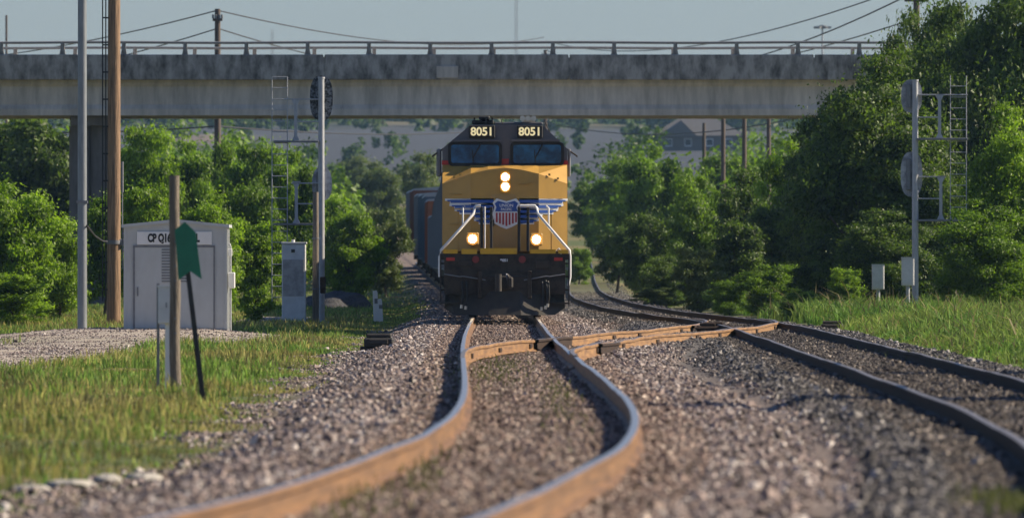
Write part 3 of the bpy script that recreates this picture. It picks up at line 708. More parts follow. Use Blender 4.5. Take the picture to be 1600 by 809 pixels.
    for x, z, b in ((.88, .50, .25), (.97, .52, .28), (1.02, .5, .33), (-.9, .5, .27), (-1.0, .5, .3)):
        MB().tube([(x, -.05, z + .35), (x + .01, -.16, z + .2), (x + .02, -.17, z), (x - .01, -.15, b)], .025).cyl((x - .01, -.15, b), (x - .02, -.15, b - .08), .035, n=8, mi=1).build('air_hose', [M['rubber'], M['chrome']], t)
    for x in (lX(744), lX(816)):
        MB().cyl((x, -.03, lZ(405)), (x, .03, lZ(405)), .085, n=18).build('marker_light', M['marker'], t)
    for x in (lX(705), lX(872)): MB().box(x - .1, x + .1, -.012, .03, lZ(407), lZ(402)).build('red_patch', M['engred'], t)
    pt = MB().box(lX(780), lX(796), -.012, .03, lZ(409), lZ(404)).build('number_plate', K, t)
    text('numerals', '8051', .085, M['emwhite'], pt, (lX(788), -.016, lZ(406.5)), .004, 1.1)
    # long hood, radiators, tank, trucks
    MB().box(-.92, .92, 4.7, 21.3, 1.5, 4.35, bev=.1).build('long_hood', Y, t)
    MB().box(-1.46, 1.46, 16.5, 21.2, 3.3, 3.92, bev=.08).build('radiator', Y, t)
    MB().box(-1.35, 1.35, 8.2, 14.2, .25, 1.36, bev=.15).build('fuel_tank', K, t)
    for yy in (1.6, 15.0):
        tr = MB()
        for s in (-1, 1): tr.box(s * .95, s * 1.15, yy, yy + 5.2, .45, .85, bev=.04)
        tr.box(-.95, .95, yy + .3, yy + 4.9, .5, .9); tr = tr.build('truck_frame', K, t)
        for k in range(3):
            w = MB()
            for s in (-1, 1):
                w.cyl((s * .72, yy + .7 + k * 1.9, .515), (s * .86, yy + .7 + k * 1.9, .515), .51, n=28); w.cyl((s * .68, yy + .7 + k * 1.9, .515), (s * .72, yy + .7 + k * 1.9, .515), .54, n=28)
            w.cyl((-.7, yy + .7 + k * 1.9, .515), (.7, yy + .7 + k * 1.9, .515), .09); w.build('wheelset', M['plow'], tr)
loco()

# freight cars behind ----------------------------------------------------
def boxcar(label, y, paint, h=4.7, L=17.0):
    x = float(X1(y)); a = -math.atan(float(X1(y + L / 2) - X1(y - L / 2)) / L); z = float(np.interp(y, [560, 650, 900, 1200], [0, .3, 3, 8]))
    t = empty('freight_car', (x, y, z), label, 'freight car', 'freight cars trailing the locomotive', a)
    b = MB(); b.box(-1.5, 1.5, -L / 2, L / 2, 1.1, h - .12)
    for k in range(17):
        yy = -L / 2 + .3 + k * (L - .6) / 16
        for s in (-1, 1): b.box(s * 1.5, s * 1.56, yy - .06, yy + .06, 1.15, h - .15)
    for k in range(5): b.box(-1.4, 1.4, -L / 2 - .05, -L / 2, 1.4 + k * .6, 1.5 + k * .6)
    b.build('body', paint, t)
    MB().prism([(-1.56, h - .118), (1.56, h - .118), (1.5, h - .02), (0, h + .1), (-1.5, h - .02)], -L / 2 - .03, L / 2 + .03).build('roof', M['galvpaint'], t)
    MB().box(-1.3, 1.3, -L / 2 - .3, L / 2 + .3, .85, 1.098).cyl((0, -L / 2 - .9, .85), (0, -L / 2 - .2, .85), .12).build('underframe', M['engblack'], t)
    for yy in (-L / 2 + 2.2, L / 2 - 2.2):
        w = MB()
        for q in (-.9, .9):
            for s in (-1, 1): w.cyl((s * .7, yy + q, .45), (s * .84, yy + q, .45), .45, n=18)
            w.cyl((-.7, yy + q, .45), (.7, yy + q, .45), .08)
        for s in (-1, 1): w.box(s * .9, s * 1.05, yy - 1.2, yy + 1.2, .4, .8)
        w.build('truck', M['engblack'], t)
    return t
for lab, y, p, h in (('rust orange boxcar nearest to the left flank of the locomotive', 625, 'boxorange', 4.6), ('dark blue boxcar next behind the rust orange one', 646, 'boxblue', 4.9), ('blue boxcar second behind the rust orange one, deeper in haze', 668, 'boxblue', 4.9), ('grey boxcar behind the two blue boxcars', 690, 'boxgrey', 4.8), ('rust red boxcar trailing behind the grey boxcar', 712, 'boxred', 5.0), ('last blue grey boxcar seen curving off behind the trees', 734, 'boxgrey', 4.8)):
    boxcar(lab, y, M[p], h)
hid = None                                   # the unbroken string of cars between the locomotive and the ones seen beside it
for k in range(17):
    y = 299.5 + 19.0 * k
    if hid is None: hid = o = boxcar('freight car coupled in the string straight behind the locomotive', y, M['boxgrey'], 3.7)
    else: o = copy_tree(hid)
    o.location = (float(X1(y)), y, float(np.interp(y, [560, 650], [0, .3]))); o.rotation_euler = (0, 0, -math.atan(float(X1(y + 8) - X1(y - 8)) / -16 * -1))

# ------------------------------------------------------------------ trackside objects, left
def shed():
    d = 261.0; z0 = pZ(517, d); x0, x1 = pX(194, d), pX(354, d); xc = (x0 + x1) / 2; w = (x1 - x0) / 2
    t = empty('equipment_shed', (xc, d, z0), 'grey metal equipment shed with a white sign over its double doors', 'shed')
    def q(py): return pZ(py, d) - z0
    def qx(px): return pX(px, d) - xc
    zt = q(354); zp = q(346); L = 2.6
    b = MB(); b.prism([(-w, .05), (w, .05), (w, zt), (0, zp), (-w, zt)], 0, L)
    b.box(-w - .012, -w + .05, -.012, .05, .05, zt - .02); b.box(w - .05, w + .012, -.012, .05, .05, zt - .02)
    for k in range(1, 6): b.box(w, w + .018, k * L / 6 - .03, k * L / 6 + .03, .05, zt - .05)
    b.build('wall', M['shed'], t)
    r = MB(); r.prism([(-w - .06, zt - .02), (0, zp - .015), (w + .06, zt - .02), (w + .06, zt + .05), (0, zp + .055), (-w - .06, zt + .05)], -.07, L + .06); r.build('roof', M['shedtrim'], t)
    MB().box(-w - .02, w + .02, -.03, L + .02, -.12, .048).build('skid_base', M['dullsteel'], t)
    for a, b_ in ((qx(210), qx(272.4)), (qx(273.2), qx(334))):
        dr = MB().box(a, b_, -.02, .0, q(512), q(386), bev=.006).build('door', M['shed'], t)
        v = MB(); cxv = (b_ - .16) if a < -.2 and b_ < .2 else (a + .16)
        for k in range(12):
            zz = q(440) + k * .066 if True else 0
            v.box(cxv - .13, cxv + .13, -.034, -.018, zz, zz + .03)
        v.build('vent', M['dullsteel'], dr)
        MB().box(a + .06, a + .09, -.06, -.018, q(462), q(448), bev=.006).build('handle', M['dullsteel'], dr)
    MB().box(qx(208), qx(211), -.03, 0, q(513), q(384)).box(qx(333.5), qx(336), -.03, 0, q(513), q(384)).box(qx(208), qx(336), -.032, 0, q(386), q(383)).build('door_frame', M['dullsteel'], t)
    sg = MB().box(qx(214), qx(331), -.035, -.004, q(382), q(361.5), bev=.006).build('sign', M['white'], t)
    text('lettering', 'CP Q16', .25, M['black'], sg, (qx(231), -.039, q(372)), .014, .64, .002, 'LEFT')
    text('lettering', 'L', .25, M['black'], sg, (qx(306), -.039, q(372)), .014, .68, .002, 'LEFT')
    MB().box(w + .02, w + .18, .3, .75, q(450), q(425), bev=.015).build('meter_box', M['cabinet'], t)
    MB().tube([(w + .08, .45, q(425)), (w + .08, .45, q(385)), (w + .05, .45, q(380))], .025).tube([(w + .08, .5, q(450)), (w + .08, .5, -.1)], .025).build('conduit', M['galvpaint'], t)
    MB().box(w + .02, w + .12, .2, .35, q(400), q(388), bev=.01).build('lamp', M['cabinet'], t)
    MB().tube([(qx(190), .5, q(420)), (qx(190), .5, q(252))], .014).tube([(qx(190), .5, q(300)), (qx(190), .5, q(252))], .03).box(qx(189), -w, .47, .53, q(392), q(388)).box(qx(189), -w, .47, .53, q(366), q(363)).build('antenna', M['dullsteel'], t)
shed()
def gz(x, y): return float(terrain(x, y))
# tall poles
d = 268.; x = pX(128.5, d); t = empty('steel_pole', (x, d, gz(x, d)), 'tall slim galvanised steel pole left of the wooden pole', 'pole')
MB().cyl((0, 0, -.1), (0, 0, 9.5), .118, .105, n=10).build('shaft', M['galv'], t)
MB().box(-.2, .2, -.2, .2, -.05, .04, bev=.01).build('base_plate', M['galvpaint'], t)
MB().box(-.13, .13, -.13, .13, 3.0, 3.06).build('band', M['dullsteel'], t)
d = 302.; x = pX(177.5, d); t = empty('utility_pole', (x, d, gz(x, d)), 'thick brown wooden pole standing between the steel pole and the shed', 'pole')
MB().cyl((0, 0, -.3), (.02, 0, 11.0), .19, .155, n=18).build('shaft', M['wood'], t)
MB().cyl((0, 0, pZ(381, d) - gz(x, d)), (0, 0, pZ(375, d) - gz(x, d)), .21, n=18).box(.15, .36, -.1, .1, pZ(383, d) - gz(x, d), pZ(373, d) - gz(x, d), bev=.02).build('clamp', M['dullsteel'], t)
c = MB()
for dx in (-.205, -.29): c.tube([(dx, -.08, pZ(470, d) - gz(x, d)), (dx, -.08, 11.2)], .018)
for k in range(14): c.box(-.3, -.14, -.09, -.05, 1 + k * .72, 1.04 + k * .72)
c.build('conduit', M['wire'], t)
tag(MB().tube([px2w(136, 352, 267.5) + Vector((0, 0, 0)), px2w(148, 368, 278), px2w(160, 376, 290), px2w(168, 377, 302)], .022).build('sagging_cable', M['wire']), 'short dark cable sagging from the steel pole to the wooden pole', 'cable')

# small cabinet on posts, wooden post, leaning green marker
d = 154.; x = pX(257, d); z = gz(x, d); t = empty('junction_box', (x, d, z), 'small grey junction box on two thin posts beside the wooden post', 'junction box')
def Z(py): return pZ(py, d) - z
bx = MB().box(pX(247, d) - x, pX(268, d) - x, -.09, .09, Z(505), Z(447), bev=.01).box(pX(246, d) - x, pX(269, d) - x, -.1, .1, Z(448), Z(445.5)).build('box', M['cabinet'], t)
MB().box(.02, .035, -.098, -.09, Z(480), Z(472)).build('latch', M['dullsteel'], bx)
MB().box(pX(258, d) - x, pX(267, d) - x, -.04, .04, -.2, Z(505)).build('post', M['white'], t)
MB().box(pX(244.5, d) - x, pX(249, d) - x, .095, .13, -.2, Z(442)).build('post', M['dullsteel'], t)
d = 149.; x = pX(274.5, d); z = gz(x, d)
t = empty('wooden_post', (x, d, z), 'weathered short wooden post between the shed and the green marker', 'post')
random.seed(2)
pp = [(random.uniform(-.008, .008) - .02 * k / 8, 0, -.3 + k * (pZ(274, d) - z + .3) / 8) for k in range(9)]
MB().tube(pp, [.073 - .0006 * k for k in range(9)], 14).build('shaft', M['greywood'], t)
mb = MB()
for py in (378, 415, 438, 497, 520): mb.cyl((.0, -.066, pZ(py, d) - z), (.0, -.09, pZ(py, d) - z), .016, n=8)
mb.build('bolt', M['dullsteel'], t)
d = 138.; x = pX(318.5, d); z = gz(x, d)
t = empty('track_marker', (x, d, z), 'dark green swallowtail marker board on a leaning black stake', 'track sign')
def P(px, py): return (pX(px, d) - x, pZ(py, d) - z)
st = MB(); a = P(319, 640); b = P(290, 395); ax = .035
st.add([(a[0] - ax, -.012, a[1]), (a[0] + ax, -.012, a[1]), (b[0] + ax * .8, -.012, b[1]), (b[0] - ax * .8, -.012, b[1]), (a[0] - ax, .02, a[1]), (a[0] + ax, .02, a[1]), (b[0] + ax * .8, .02, b[1]), (b[0] - ax * .8, .02, b[1])], [(0, 1, 2, 3), (7, 6, 5, 4), (0, 4, 5, 1), (1, 5, 6, 2), (2, 6, 7, 3), (3, 7, 4, 0)])
st.build('stake', M['stake'], t)
MB().prism([P(*q) for q in ((273, 359), (289, 346), (306.5, 363), (310, 395), (315.5, 436), (297, 423), (279, 438), (276.5, 400))], -.05, -.03).build('board', M['green'], t)

# tall cabinet + signal masts
d = 315.; x = pX(459, d); z = gz(x, d); t = empty('signal_cabinet', (x, d, z), 'tall narrow grey metal cabinet left of the near signal mast', 'cabinet')
MB().box(-.33, .33, 0, .55, -.1, pZ(381, d) - z, bev=.02).build('body', M['cabinet'], t)
MB().box(-.35, .36, -.03, .58, pZ(381, d) - z + .002, pZ(378, d) - z, bev=.01).cyl((-.02, .2, pZ(378, d) - z), (-.02, .2, pZ(374, d) - z), .05).build('lid', M['cabinet'], t)
dr = MB().box(-.30, .28, -.014, 0, pZ(462, d) - z, pZ(405, d) - z, bev=.004).build('door', M['cabdirty'], t)
MB().box(-.07, .03, -.02, 0, pZ(394, d) - z, pZ(389, d) - z).build('vent', M['black'], t)

def signal(px, d, side, label, top, heads, lad_px, arms, posts, lad_top, lad_bot, backm):
    x = pX(px, d); z = gz(x, d); t = empty('signal_mast', (x, d, z), label, 'railway signal', 'signal masts')
    def Q(p, py): return Vector((pX(p, d) - x, 0, pZ(py, d) - z))
    mst = MB().cyl((0, 0, -.1), (0, 0, pZ(top, d) - z), .10, .085, n=14)
    mst.cyl((0, 0, pZ(top, d) - z - .02), (0, 0, pZ(top, d) - z + .03), .1, n=14); mst.build('mast', M['galvpaint'], t)
    MB().box(-.22, .22, -.22, .22, -.1, .12, bev=.02).build('base', M['dullsteel'], t)
    for (hp, hy, hw, hh), bm in zip(heads, backm):
        c = Q(hp, hy); rx = hw * d / F / 2; rz = hh * d / F / 2
        h = MB().prism(ellip(c.x, c.z, rx, rz, 32, 2.6), .10, .125).build('signal_head', bm, t)
        hb_ = MB()
        for k in (-1, 0, 1): hb_.box(c.x - .14, c.x + .14, .125, .34, c.z + k * rz * .58 - .13, c.z + k * rz * .58 + .13, bev=.02)
        hb_.box(c.x - .16, c.x - .02, .02, .098, c.z - rz * .7, c.z + rz * .7, bev=.01)
        hb_.build('lamp_unit', M['signaldark'] if bm == M['signaldark'] else M['dullsteel'], h)
    ld = MB(); a, b = lad_px
    for p in (a, b): ld.tube([Q(p, lad_bot), Q(p, lad_top)], .015)
    py = lad_bot - 6
    while py > lad_top: ld.tube([Q(a, py), Q(b, py)], .013); py -= 17.2
    ld.build('ladder', M['galvpaint'], t)
    for (p0, p1, py, th) in arms:
        u, v = Q(p0, py), Q(p1, py); MB().box(min(u.x, v.x), max(u.x, v.x), -.05 if th < 3 else -.22, .05 if th < 3 else .22, u.z - th * d / F / 2, u.z + th * d / F / 2, bev=.008).build('platform' if th >= 3 else 'bracket_arm', M['dullsteel'] if th >= 3 else M['galvpaint'], t)
    for (p, y0, y1) in posts:
        u, v = Q(p, y0), Q(p, y1)
        MB().box(u.x - .045, u.x + .045, -.045, .045, v.z, u.z).prism([(u.x - .12, u.z), (u.x + .12, u.z), (u.x + .045, u.z - .16), (u.x - .045, u.z - .16)], -.05, .05).prism([(u.x - .12, v.z), (u.x + .12, v.z), (u.x + .045, v.z + .16), (u.x - .045, v.z + .16)], -.05, .05).build('bracket_post', M['galvpaint'], t)
    return t
sgL = signal(502, 318., -1, 'left signal mast with blotched dark upper head beside the tall cabinet', 122, [(502, 153, 36, 70), (503, 287, 31, 52)], (425, 449), [(440, 498, 155, 2), (465, 498, 190, 2), (427, 498, 221, 3.2), (455, 498, 286, 2), (465, 498, 318, 2), (427, 498, 350, 3.2)], [(462, 155, 221), (463, 283, 350)], 120, 470, [M['signaldark'], M['signalback']])
sgR = signal(1430, 329., 1, 'right signal mast with two pale grey heads in front of dark trees', 126, [(1424.5, 150, 33, 52), (1424.5, 272, 34, 70)], (1485, 1510), [(1434, 1512, 148, 2), (1434, 1470, 183, 2), (1434, 1512, 217, 3.4), (1434, 1478, 276, 2), (1434, 1470, 310, 2), (1434, 1508, 344, 3.4)], [(1468, 148, 217), (1470, 276, 344)], 118, 450, [M['signalback'], M['signalback']])
d = 316.; x = pX(493.5, d); z = gz(x, d); t = empty('wooden_post', (x, d - .25, z), 'slim wooden post strapped against the left signal mast', 'post')
MB().cyl((0, 0, -.2), (0, 0, pZ(300, d) - z), .095, .08, n=12).build('shaft', M['greywood'], t)
MB().cyl((0, 0, 1.0), (0, 0, 1.04), .105, n=12).cyl((0, 0, 2.4), (0, 0, 2.44), .1, n=12).build('strap', M['dullsteel'], t)
MB().box(.12, .28, -.02, .2, pZ(458, d) - z, pZ(432, d) - z, bev=.02).build('box', M['rustdark'], t)

for px, py0, py1, d, lab in ((1418.5, 446, 403, 326., 'pale grey signal box on a post right beside the right signal mast'), (1372, 452, 414, 335., 'grey signal box left of the right signal mast, set lower in the grass')):
    x = pX(px, d); z = gz(x, d); t = empty('junction_box', (x, d, z), lab, 'junction box')
    q0, q1 = pZ(py0, d) - z, pZ(py1, d) - z
    b = MB().box(-.18, .18, -.1, .1, q0, q1, bev=.015).box(-.19, .19, -.12, .12, q1, q1 + .03).build('box', M['cabinet'], t)
    MB().box(-.15, .15, -.112, -.1, q0 + .04, q1 - .04, bev=.004).build('door', M['cabinet'], b)
    MB().cyl((0, 0, -.2), (0, 0, q0), .06, n=10).build('post', M['galvpaint'], t)
for px, py, d, lab in ((592, 545, 207., 'black switch machine lying on the ballast left of the main track'), (1300, 502, 285., 'black switch machine at the edge of the tall right grass')):
    x = pX(px, d); z = gz(x, d) - .02; t = empty('switch_machine', (x, d, z), lab, 'switch machine')
    MB().box(-.27, .27, -.4, .4, .02, .20, bev=.03).box(-.34, .34, -.3, .3, -.03, .04, bev=.01).build('housing', M['stake'], t)
    MB().box(-.23, .23, -.36, .36, .20, .27, bev=.03).box(-.17, .17, -.45, -.40, .08, .17, bev=.01).build('cover', M['plow'], t)
    MB().tube([(.27, 0, .08), (.6, .02, .03), (1.0, .05, 0.0)], .03).build('throw_rod', M['stake'], t)
for px, py0, py1, lab in ((588, 482, 453, 'taller leaning white marker post in the shaded grass'), (595, 485, 466, 'shorter white marker post beside the taller one')):
    d = 330.; x = pX(px, d); z = gz(x, d); t = empty('marker_post', (x, d, z), lab, 'marker post', rz=0.2)
    MB().prism([(-.07, -.1), (.07, -.1), (.03, pZ(py1, d) - z - .06), (.0, pZ(py1, d) - z), (-.10, pZ(py1, d) - z - .02)], -.03, .03).build('post', M['white'], t)
    MB().box(-.06, .04, -.035, -.028, (pZ(py1, d) - z) * .6, (pZ(py1, d) - z) * .75).build('reflector', M['dullsteel'], t)

def rock(name, label, cat, loc, r, m, seed, flat=.6, group=None, n=3):
    import bmesh
    bm = bmesh.new(); bmesh.ops.create_icosphere(bm, subdivisions=n, radius=1); rg = random.Random(seed)
    off = rg.random() * 50
    for v in bm.verts:
        p = v.co * 1.7; k = 1 + .35 * (float(fnoise(p.x + off, p.y + p.z * .7, 1.0, seed)) - .5) + .25 * (float(fnoise(p.z * 2 + off, p.x * 2 - p.y, 1.0, seed + 1)) - .5)
        v.co = Vector((v.co.x * r[0], v.co.y * r[1], v.co.z * r[2])) * k
    me = D.meshes.new(name); bm.to_mesh(me); bm.free(); me.materials.append(m)
    return tag(link(name, me, None, loc), label, cat, group)
for k, (px, d, w, lab) in enumerate(((48, 84., .16, 'pale limestone chunk in the lower left corner, leftmost of four'), (112, 86., .2, 'long pale limestone slab second from the lower left corner'), (166, 88., .11, 'smallest pale stone between two larger ones at lower left'), (224, 90., .15, 'pale stone furthest right of the four at lower left'))):
    x = pX(px, d); rock('pale_stone', lab, 'stone', (x, d, gz(x, d) + .02), (w, w * 1.2, .055), M['stone_pale'], 60 + k, group='pale stones at the ballast edge')
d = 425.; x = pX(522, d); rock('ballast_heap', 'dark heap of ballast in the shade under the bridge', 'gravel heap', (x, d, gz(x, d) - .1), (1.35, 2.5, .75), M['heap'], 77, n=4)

# ------------------------------------------------------------------ utility poles, wires, masts
def upole(px, d, top_py, label, r=.15, cross=0, group='wooden utility poles beyond the bridge', m='farwood'):
    x = pX(px, d); z = gz(x, d); H = pZ(top_py, d) - z
    t = empty('utility_pole', (x, d, z), label, 'utility pole', group)
    MB().cyl((0, 0, -.3), (0, 0, H), r * 1.15, r * .85, n=12).build('shaft', M[m], t)
    if cross:
        MB().box(-cross, cross, -.18, -.06, H - .55, H - .43, bev=.01).build('crossarm', M[m], t)
        ins = MB()
        for k in (-1, -.4, .4, 1): ins.cyl((k * cross * .92, -.12, H - .43), (k * cross * .92, -.12, H - .25), .05, n=8)
        ins.build('insulator', M['dullsteel'], t)
    return Vector((x, d, z + H))
pA = upole(340, 508., 14, 'utility pole with small crossarm rising behind the left part of the bridge', .15, .22)
pB = upole(852, 900., 78, 'distant utility pole mostly hidden behind the locomotive', .15, .3)
pC = upole(1432, 470., -18, 'dark utility pole rising from the trees at the right end of the bridge', .15, .5)
pE = px2w(-300, 95, 760)
for px, d, lab in ((1100, 760., 'shortest and farthest of the four poles under the right of the bridge'), (1130, 640., 'second from left of the four poles under the right of the bridge'), (1163, 610., 'third from left of the four poles under the right of the bridge'), (1201, 650., 'rightmost of the four poles under the right of the bridge')):
    upole(px, d, 192 if px == 1100 else 110, lab, .13)
upole(10, 900., 24, 'slender far pole rising above the bridge railing at the left edge', .10)
def wire(label, a, b, sag, r=.03):
    pts = []
    for k in range(25):
        u = k / 24; p = a.lerp(b, u); p = Vector((p.x, p.y, p.z - sag * 4 * u * (1 - u))); pts.append(p)
    tag(MB().tube(pts, r, 5).build('overhead_wire', M['wire']), label, 'wire', 'overhead wires')
v = Vector
wire('upper left wire descending from the bridge pole to the left edge', pA + v((-.15, 0, -.1)), pE, 1.0)
wire('lower left wire descending from the bridge pole below the upper one', pA + v((-.1, 0, -.9)), px2w(-300, 135, 760), 1.2)
wire('upper wire running right from the bridge pole over the railing', pA + v((.15, 0, -.1)), pB + v((-.1, 0, 1.0)), 1.0)
wire('lower wire running right from the bridge pole into the railing', pA + v((.1, 0, -.9)), pB + v((-.1, 0, -.6)), 1.5)
wire('low cable crossing below the bridge on the left', px2w(-300, 185, 600), v((pA.x, pA.y, pZ(197, 508))), .5, .035)
wire('low cable from the bridge pole passing behind the left signal', v((pA.x, pA.y, pZ(197, 508))), px2w(852, 192, 900), .6, .035)
wire('upper of the two long wires rising to the upper right', pB + v((.1, 0, .7)), px2w(1420, -22, 470), 1.6)
wire('lower of the two long wires rising to the upper right', pB + v((.1, 0, .0)), px2w(1436, -16, 470), 2.6, .035)
wire('short wire dropping from the right pole behind the bridge end', px2w(1432, 28, 470), px2w(1000, 110, 900), 0.8)
wire('dark cable under the bridge right of the locomotive', px2w(852, 190, 900), px2w(1320, 168, 600), 1.2, .035)
def rmast(px, d, top_py, label, lamp):
    x = pX(px, d); z = gz(x, d); H = pZ(top_py, d) - z
    t = empty('light_mast' if lamp else 'radio_mast', (x, d, z), label, 'mast')
    if lamp:
        MB().cyl((0, 0, -.5), (0, 0, H), .16, .09, n=8).build('shaft', M['galvpaint'], t)
        h = MB().cyl((0, 0, H - .1), (0, 0, H + .1), .4, n=10)
        for k in range(6):
            a = k * math.pi / 3; h.box(-.3, .3, -.18, .18, -.12, .12, M=Matrix.Translation((math.cos(a) * .7, math.sin(a) * .7, H - .15)) @ Matrix.Rotation(a, 4, 'Z'))
        h.build('lamp_ring', M['dullsteel'], t)
    else:
        m_ = MB(); w = .3
        cs = [(w * math.cos(a), w * math.sin(a)) for a in (0, 2.094, 4.189)]
        for c in cs: m_.tube([(c[0], c[1], -.5), (c[0], c[1], H)], .05, 5)
        k = 0
        while k * .9 < H - 1:
            for i in range(3): m_.tube([(*cs[i], k * .9), (*cs[(i + 1) % 3], k * .9 + .9)], .025, 4)
            k += 1
        m_.build('lattice', M['dullsteel'], t)
rmast(806, 2300, -40, 'thin lattice radio mast rising above the middle of the bridge', False)
rmast(425, 2600, 46, 'short faint radio mast above the bridge railing on the left', False)
rmast(1285, 1300, 41, 'high mast light above the right end of the bridge railing', True)

# far houses -----------------------------------------------------------
def house(px, d, w_px, base_py, top_py, label, roofm, gable, windows=True):
    s = F / d; w = w_px / s / 2; x = pX(px, d); z = gz(x, d); H = (base_py - top_py) / s
    t = empty('house', (x, d, z), label, 'house')
    wh = H * (.45 if windows else .22); MB().box(-w * .93, w * .93, 0, w * 1.1, -3, wh).build('wall', M['wallpale'], t)
    for k in (-.6, -.2, .25, .65) if windows else ():
        wf = MB().box(k * w - .6, k * w + .6, -.06, .0, wh * .3, wh * .8).build('window', M['white'], t)
        MB().box(k * w - .5, k * w + .5, -.08, -.05, wh * .36, wh * .75).build('pane', M['pane'], wf)
    r = MB(); r.add([(-w, -.4, wh), (w, -.4, wh), (w, w * 1.15, wh), (-w, w * 1.15, wh), (-w * .35, w * .4, H), (w * .35, w * .4, H)], [(0, 1, 5, 4), (1, 2, 5), (2, 3, 4, 5), (3, 0, 4), (0, 3, 2, 1)])
    r = r.build('roof', roofm, t)
    g = MB(); gx = gable * w
    g.add([(gx - w * .36, -1.2, wh * .9), (gx + w * .36, -1.2, wh * .9), (gx, -1.2, H * .9), (gx - w * .36, w * .3, wh * .9), (gx + w * .36, w * .3, wh * .9), (gx, w * .35, H * .9)], [(0, 1, 2), (0, 2, 5, 3), (1, 4, 5, 2)])
    g.build('gable', M['rooftan'], r)
house(1090, 1900., 150, 246, 193, 'distant house with a wide grey hip roof on the hillside right of the locomotive', M['roofgrey'], -.35)

# ------------------------------------------------------------------ vegetation
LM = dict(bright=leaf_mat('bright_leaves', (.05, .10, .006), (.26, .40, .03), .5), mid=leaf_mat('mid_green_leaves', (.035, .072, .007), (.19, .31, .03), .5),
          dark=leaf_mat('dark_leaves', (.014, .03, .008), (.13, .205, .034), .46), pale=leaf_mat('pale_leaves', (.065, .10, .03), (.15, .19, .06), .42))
def crown(seed, n_leaf=26000, leaf=.075, zlo=.12, nclump=70, lob=.35, open_=0.0):
    """crown for a tree 6 m tall and 5 m wide"""
    rng = np.random.default_rng(seed); H, Rr = 6.0, 2.5
    zc = H * (zlo + 1) / 2; hz = H * (1 - zlo) / 2
    d_ = rng.normal(size=(nclump, 3)); d_ /= np.linalg.norm(d_, axis=1)[:, None]
    ph = rng.random(6) * 6.283
    lobes = 1 + lob * (.5 * np.sin(2 * np.arctan2(d_[:, 1], d_[:, 0]) + ph[0]) + .6 * np.sin(3 * d_[:, 2] + ph[1] + 2 * np.arctan2(d_[:, 1], d_[:, 0])) + .4 * np.sin(5 * np.arctan2(d_[:, 1], d_[:, 0]) + ph[2]))
    rad = rng.random(nclump) ** .38 * np.clip(lobes, .55, 1.25)
    rc = rng.uniform(.30, .78, nclump) * (1 - .33 * open_)
    taper = np.where(d_[:, 2] > 0, 1 - .25 * d_[:, 2], 1.0)
    C = np.stack([d_[:, 0] * rad * (Rr - .45) * taper, d_[:, 1] * rad * (Rr - .45) * taper, zc + d_[:, 2] * rad * (hz - .4)], -1)
    w = rc ** 2; cnt = rng.multinomial(n_leaf, w / w.sum()); ci = np.repeat(np.arange(nclump), cnt); n = len(ci)
    u = rng.normal(size=(n, 3)); u /= np.linalg.norm(u, axis=1)[:, None]
    rr = rng.random(n) ** .42 * (1 + rng.normal(0, .16, n))
    pos = C[ci] + u * (rr * rc[ci])[:, None] * np.array([1.2, 1.2, .62])
    sp = rng.random(n) < .10                                     # stray sprays outside the clumps
    pos[sp] += u[sp] * rng.uniform(.05, .4, (sp.sum(), 1)) + np.array([0, 0, .1])
    nrm = u * .55 + rng.normal(size=(n, 3)) * .55 + np.array([0, 0, .45]); nrm /= np.linalg.norm(nrm, axis=1)[:, None]
    t_ = np.cross(nrm, rng.normal(size=(n, 3))); t_ /= np.linalg.norm(t_, axis=1)[:, None] + 1e-9; b_ = np.cross(nrm, t_)
    L = leaf * rng.uniform(.6, 1.5, n)
    V = np.stack([pos - t_ * L[:, None], pos + b_ * (L * .5)[:, None] - t_ * (L * .1)[:, None], pos + t_ * L[:, None] - np.array([0, 0, .25]) * L[:, None], pos - b_ * (L * .5)[:, None] - t_ * (L * .1)[:, None]], 1)
    v = np.clip(.5 + rng.normal(0, .17, nclump)[ci] + rng.normal(0, .2, n), 0, 1)
    me = np_mesh('crown', V, np.arange(n * 4), 4, [LM['mid']], False, {'v': ('POINT', 'FLOAT', np.repeat(v, 4))})
    return me, C, rc
def trunk(seed, C, n=9):
    rg = random.Random(seed); mb = MB(); top = (rg.uniform(-.2, .2), rg.uniform(-.2, .2), 3.6)
    mb.tube([(0, 0, -.4), (.03, .02, .3), (rg.uniform(-.15, .15), rg.uniform(-.15, .15), 1.6), top], [.17, .13, .105, .05], 9)
    for k in rg.sample(range(len(C)), n):
        c = C[k]; z0 = rg.uniform(.6, 2.6); m = ((c[0]) * .5 + rg.uniform(-.15, .15), c[1] * .5 + rg.uniform(-.15, .15), z0 + (c[2] - z0) * .6)
        mb.tube([(0, 0, z0), m, tuple(c)], [.07, .045, .012], 6)
    o = mb.build('trunk', M['bark']); me = o.data; D.objects.remove(o); return me
VAR = []
for k, (z, nc, lb, op, nl, lf) in enumerate(((.04, 120, .3, .45, 38000, .084), (.06, 105, .45, .6, 34000, .088), (.0, 115, .35, .5, 38000, .08), (.2, 75, .5, .85, 22000, .085), (.02, 130, .4, .5, 40000, .078), (.0, 95, .3, .6, 30000, .09))):
    cm, C, rc = crown(100 + k, nl, lf, z, nc, lb, op); VAR.append((cm, trunk(200 + k, C)))
VAR.append((lambda r: (r[0], trunk(260, r[1])))(crown(150, 80000, .056, .0, 200, .35, .65)))   # 6: fine leaved, for the large right trees
VAR.append((lambda r: (r[0], trunk(261, r[1])))(crown(151, 78000, .057, .0, 190, .42, .65)))
TN = [0]
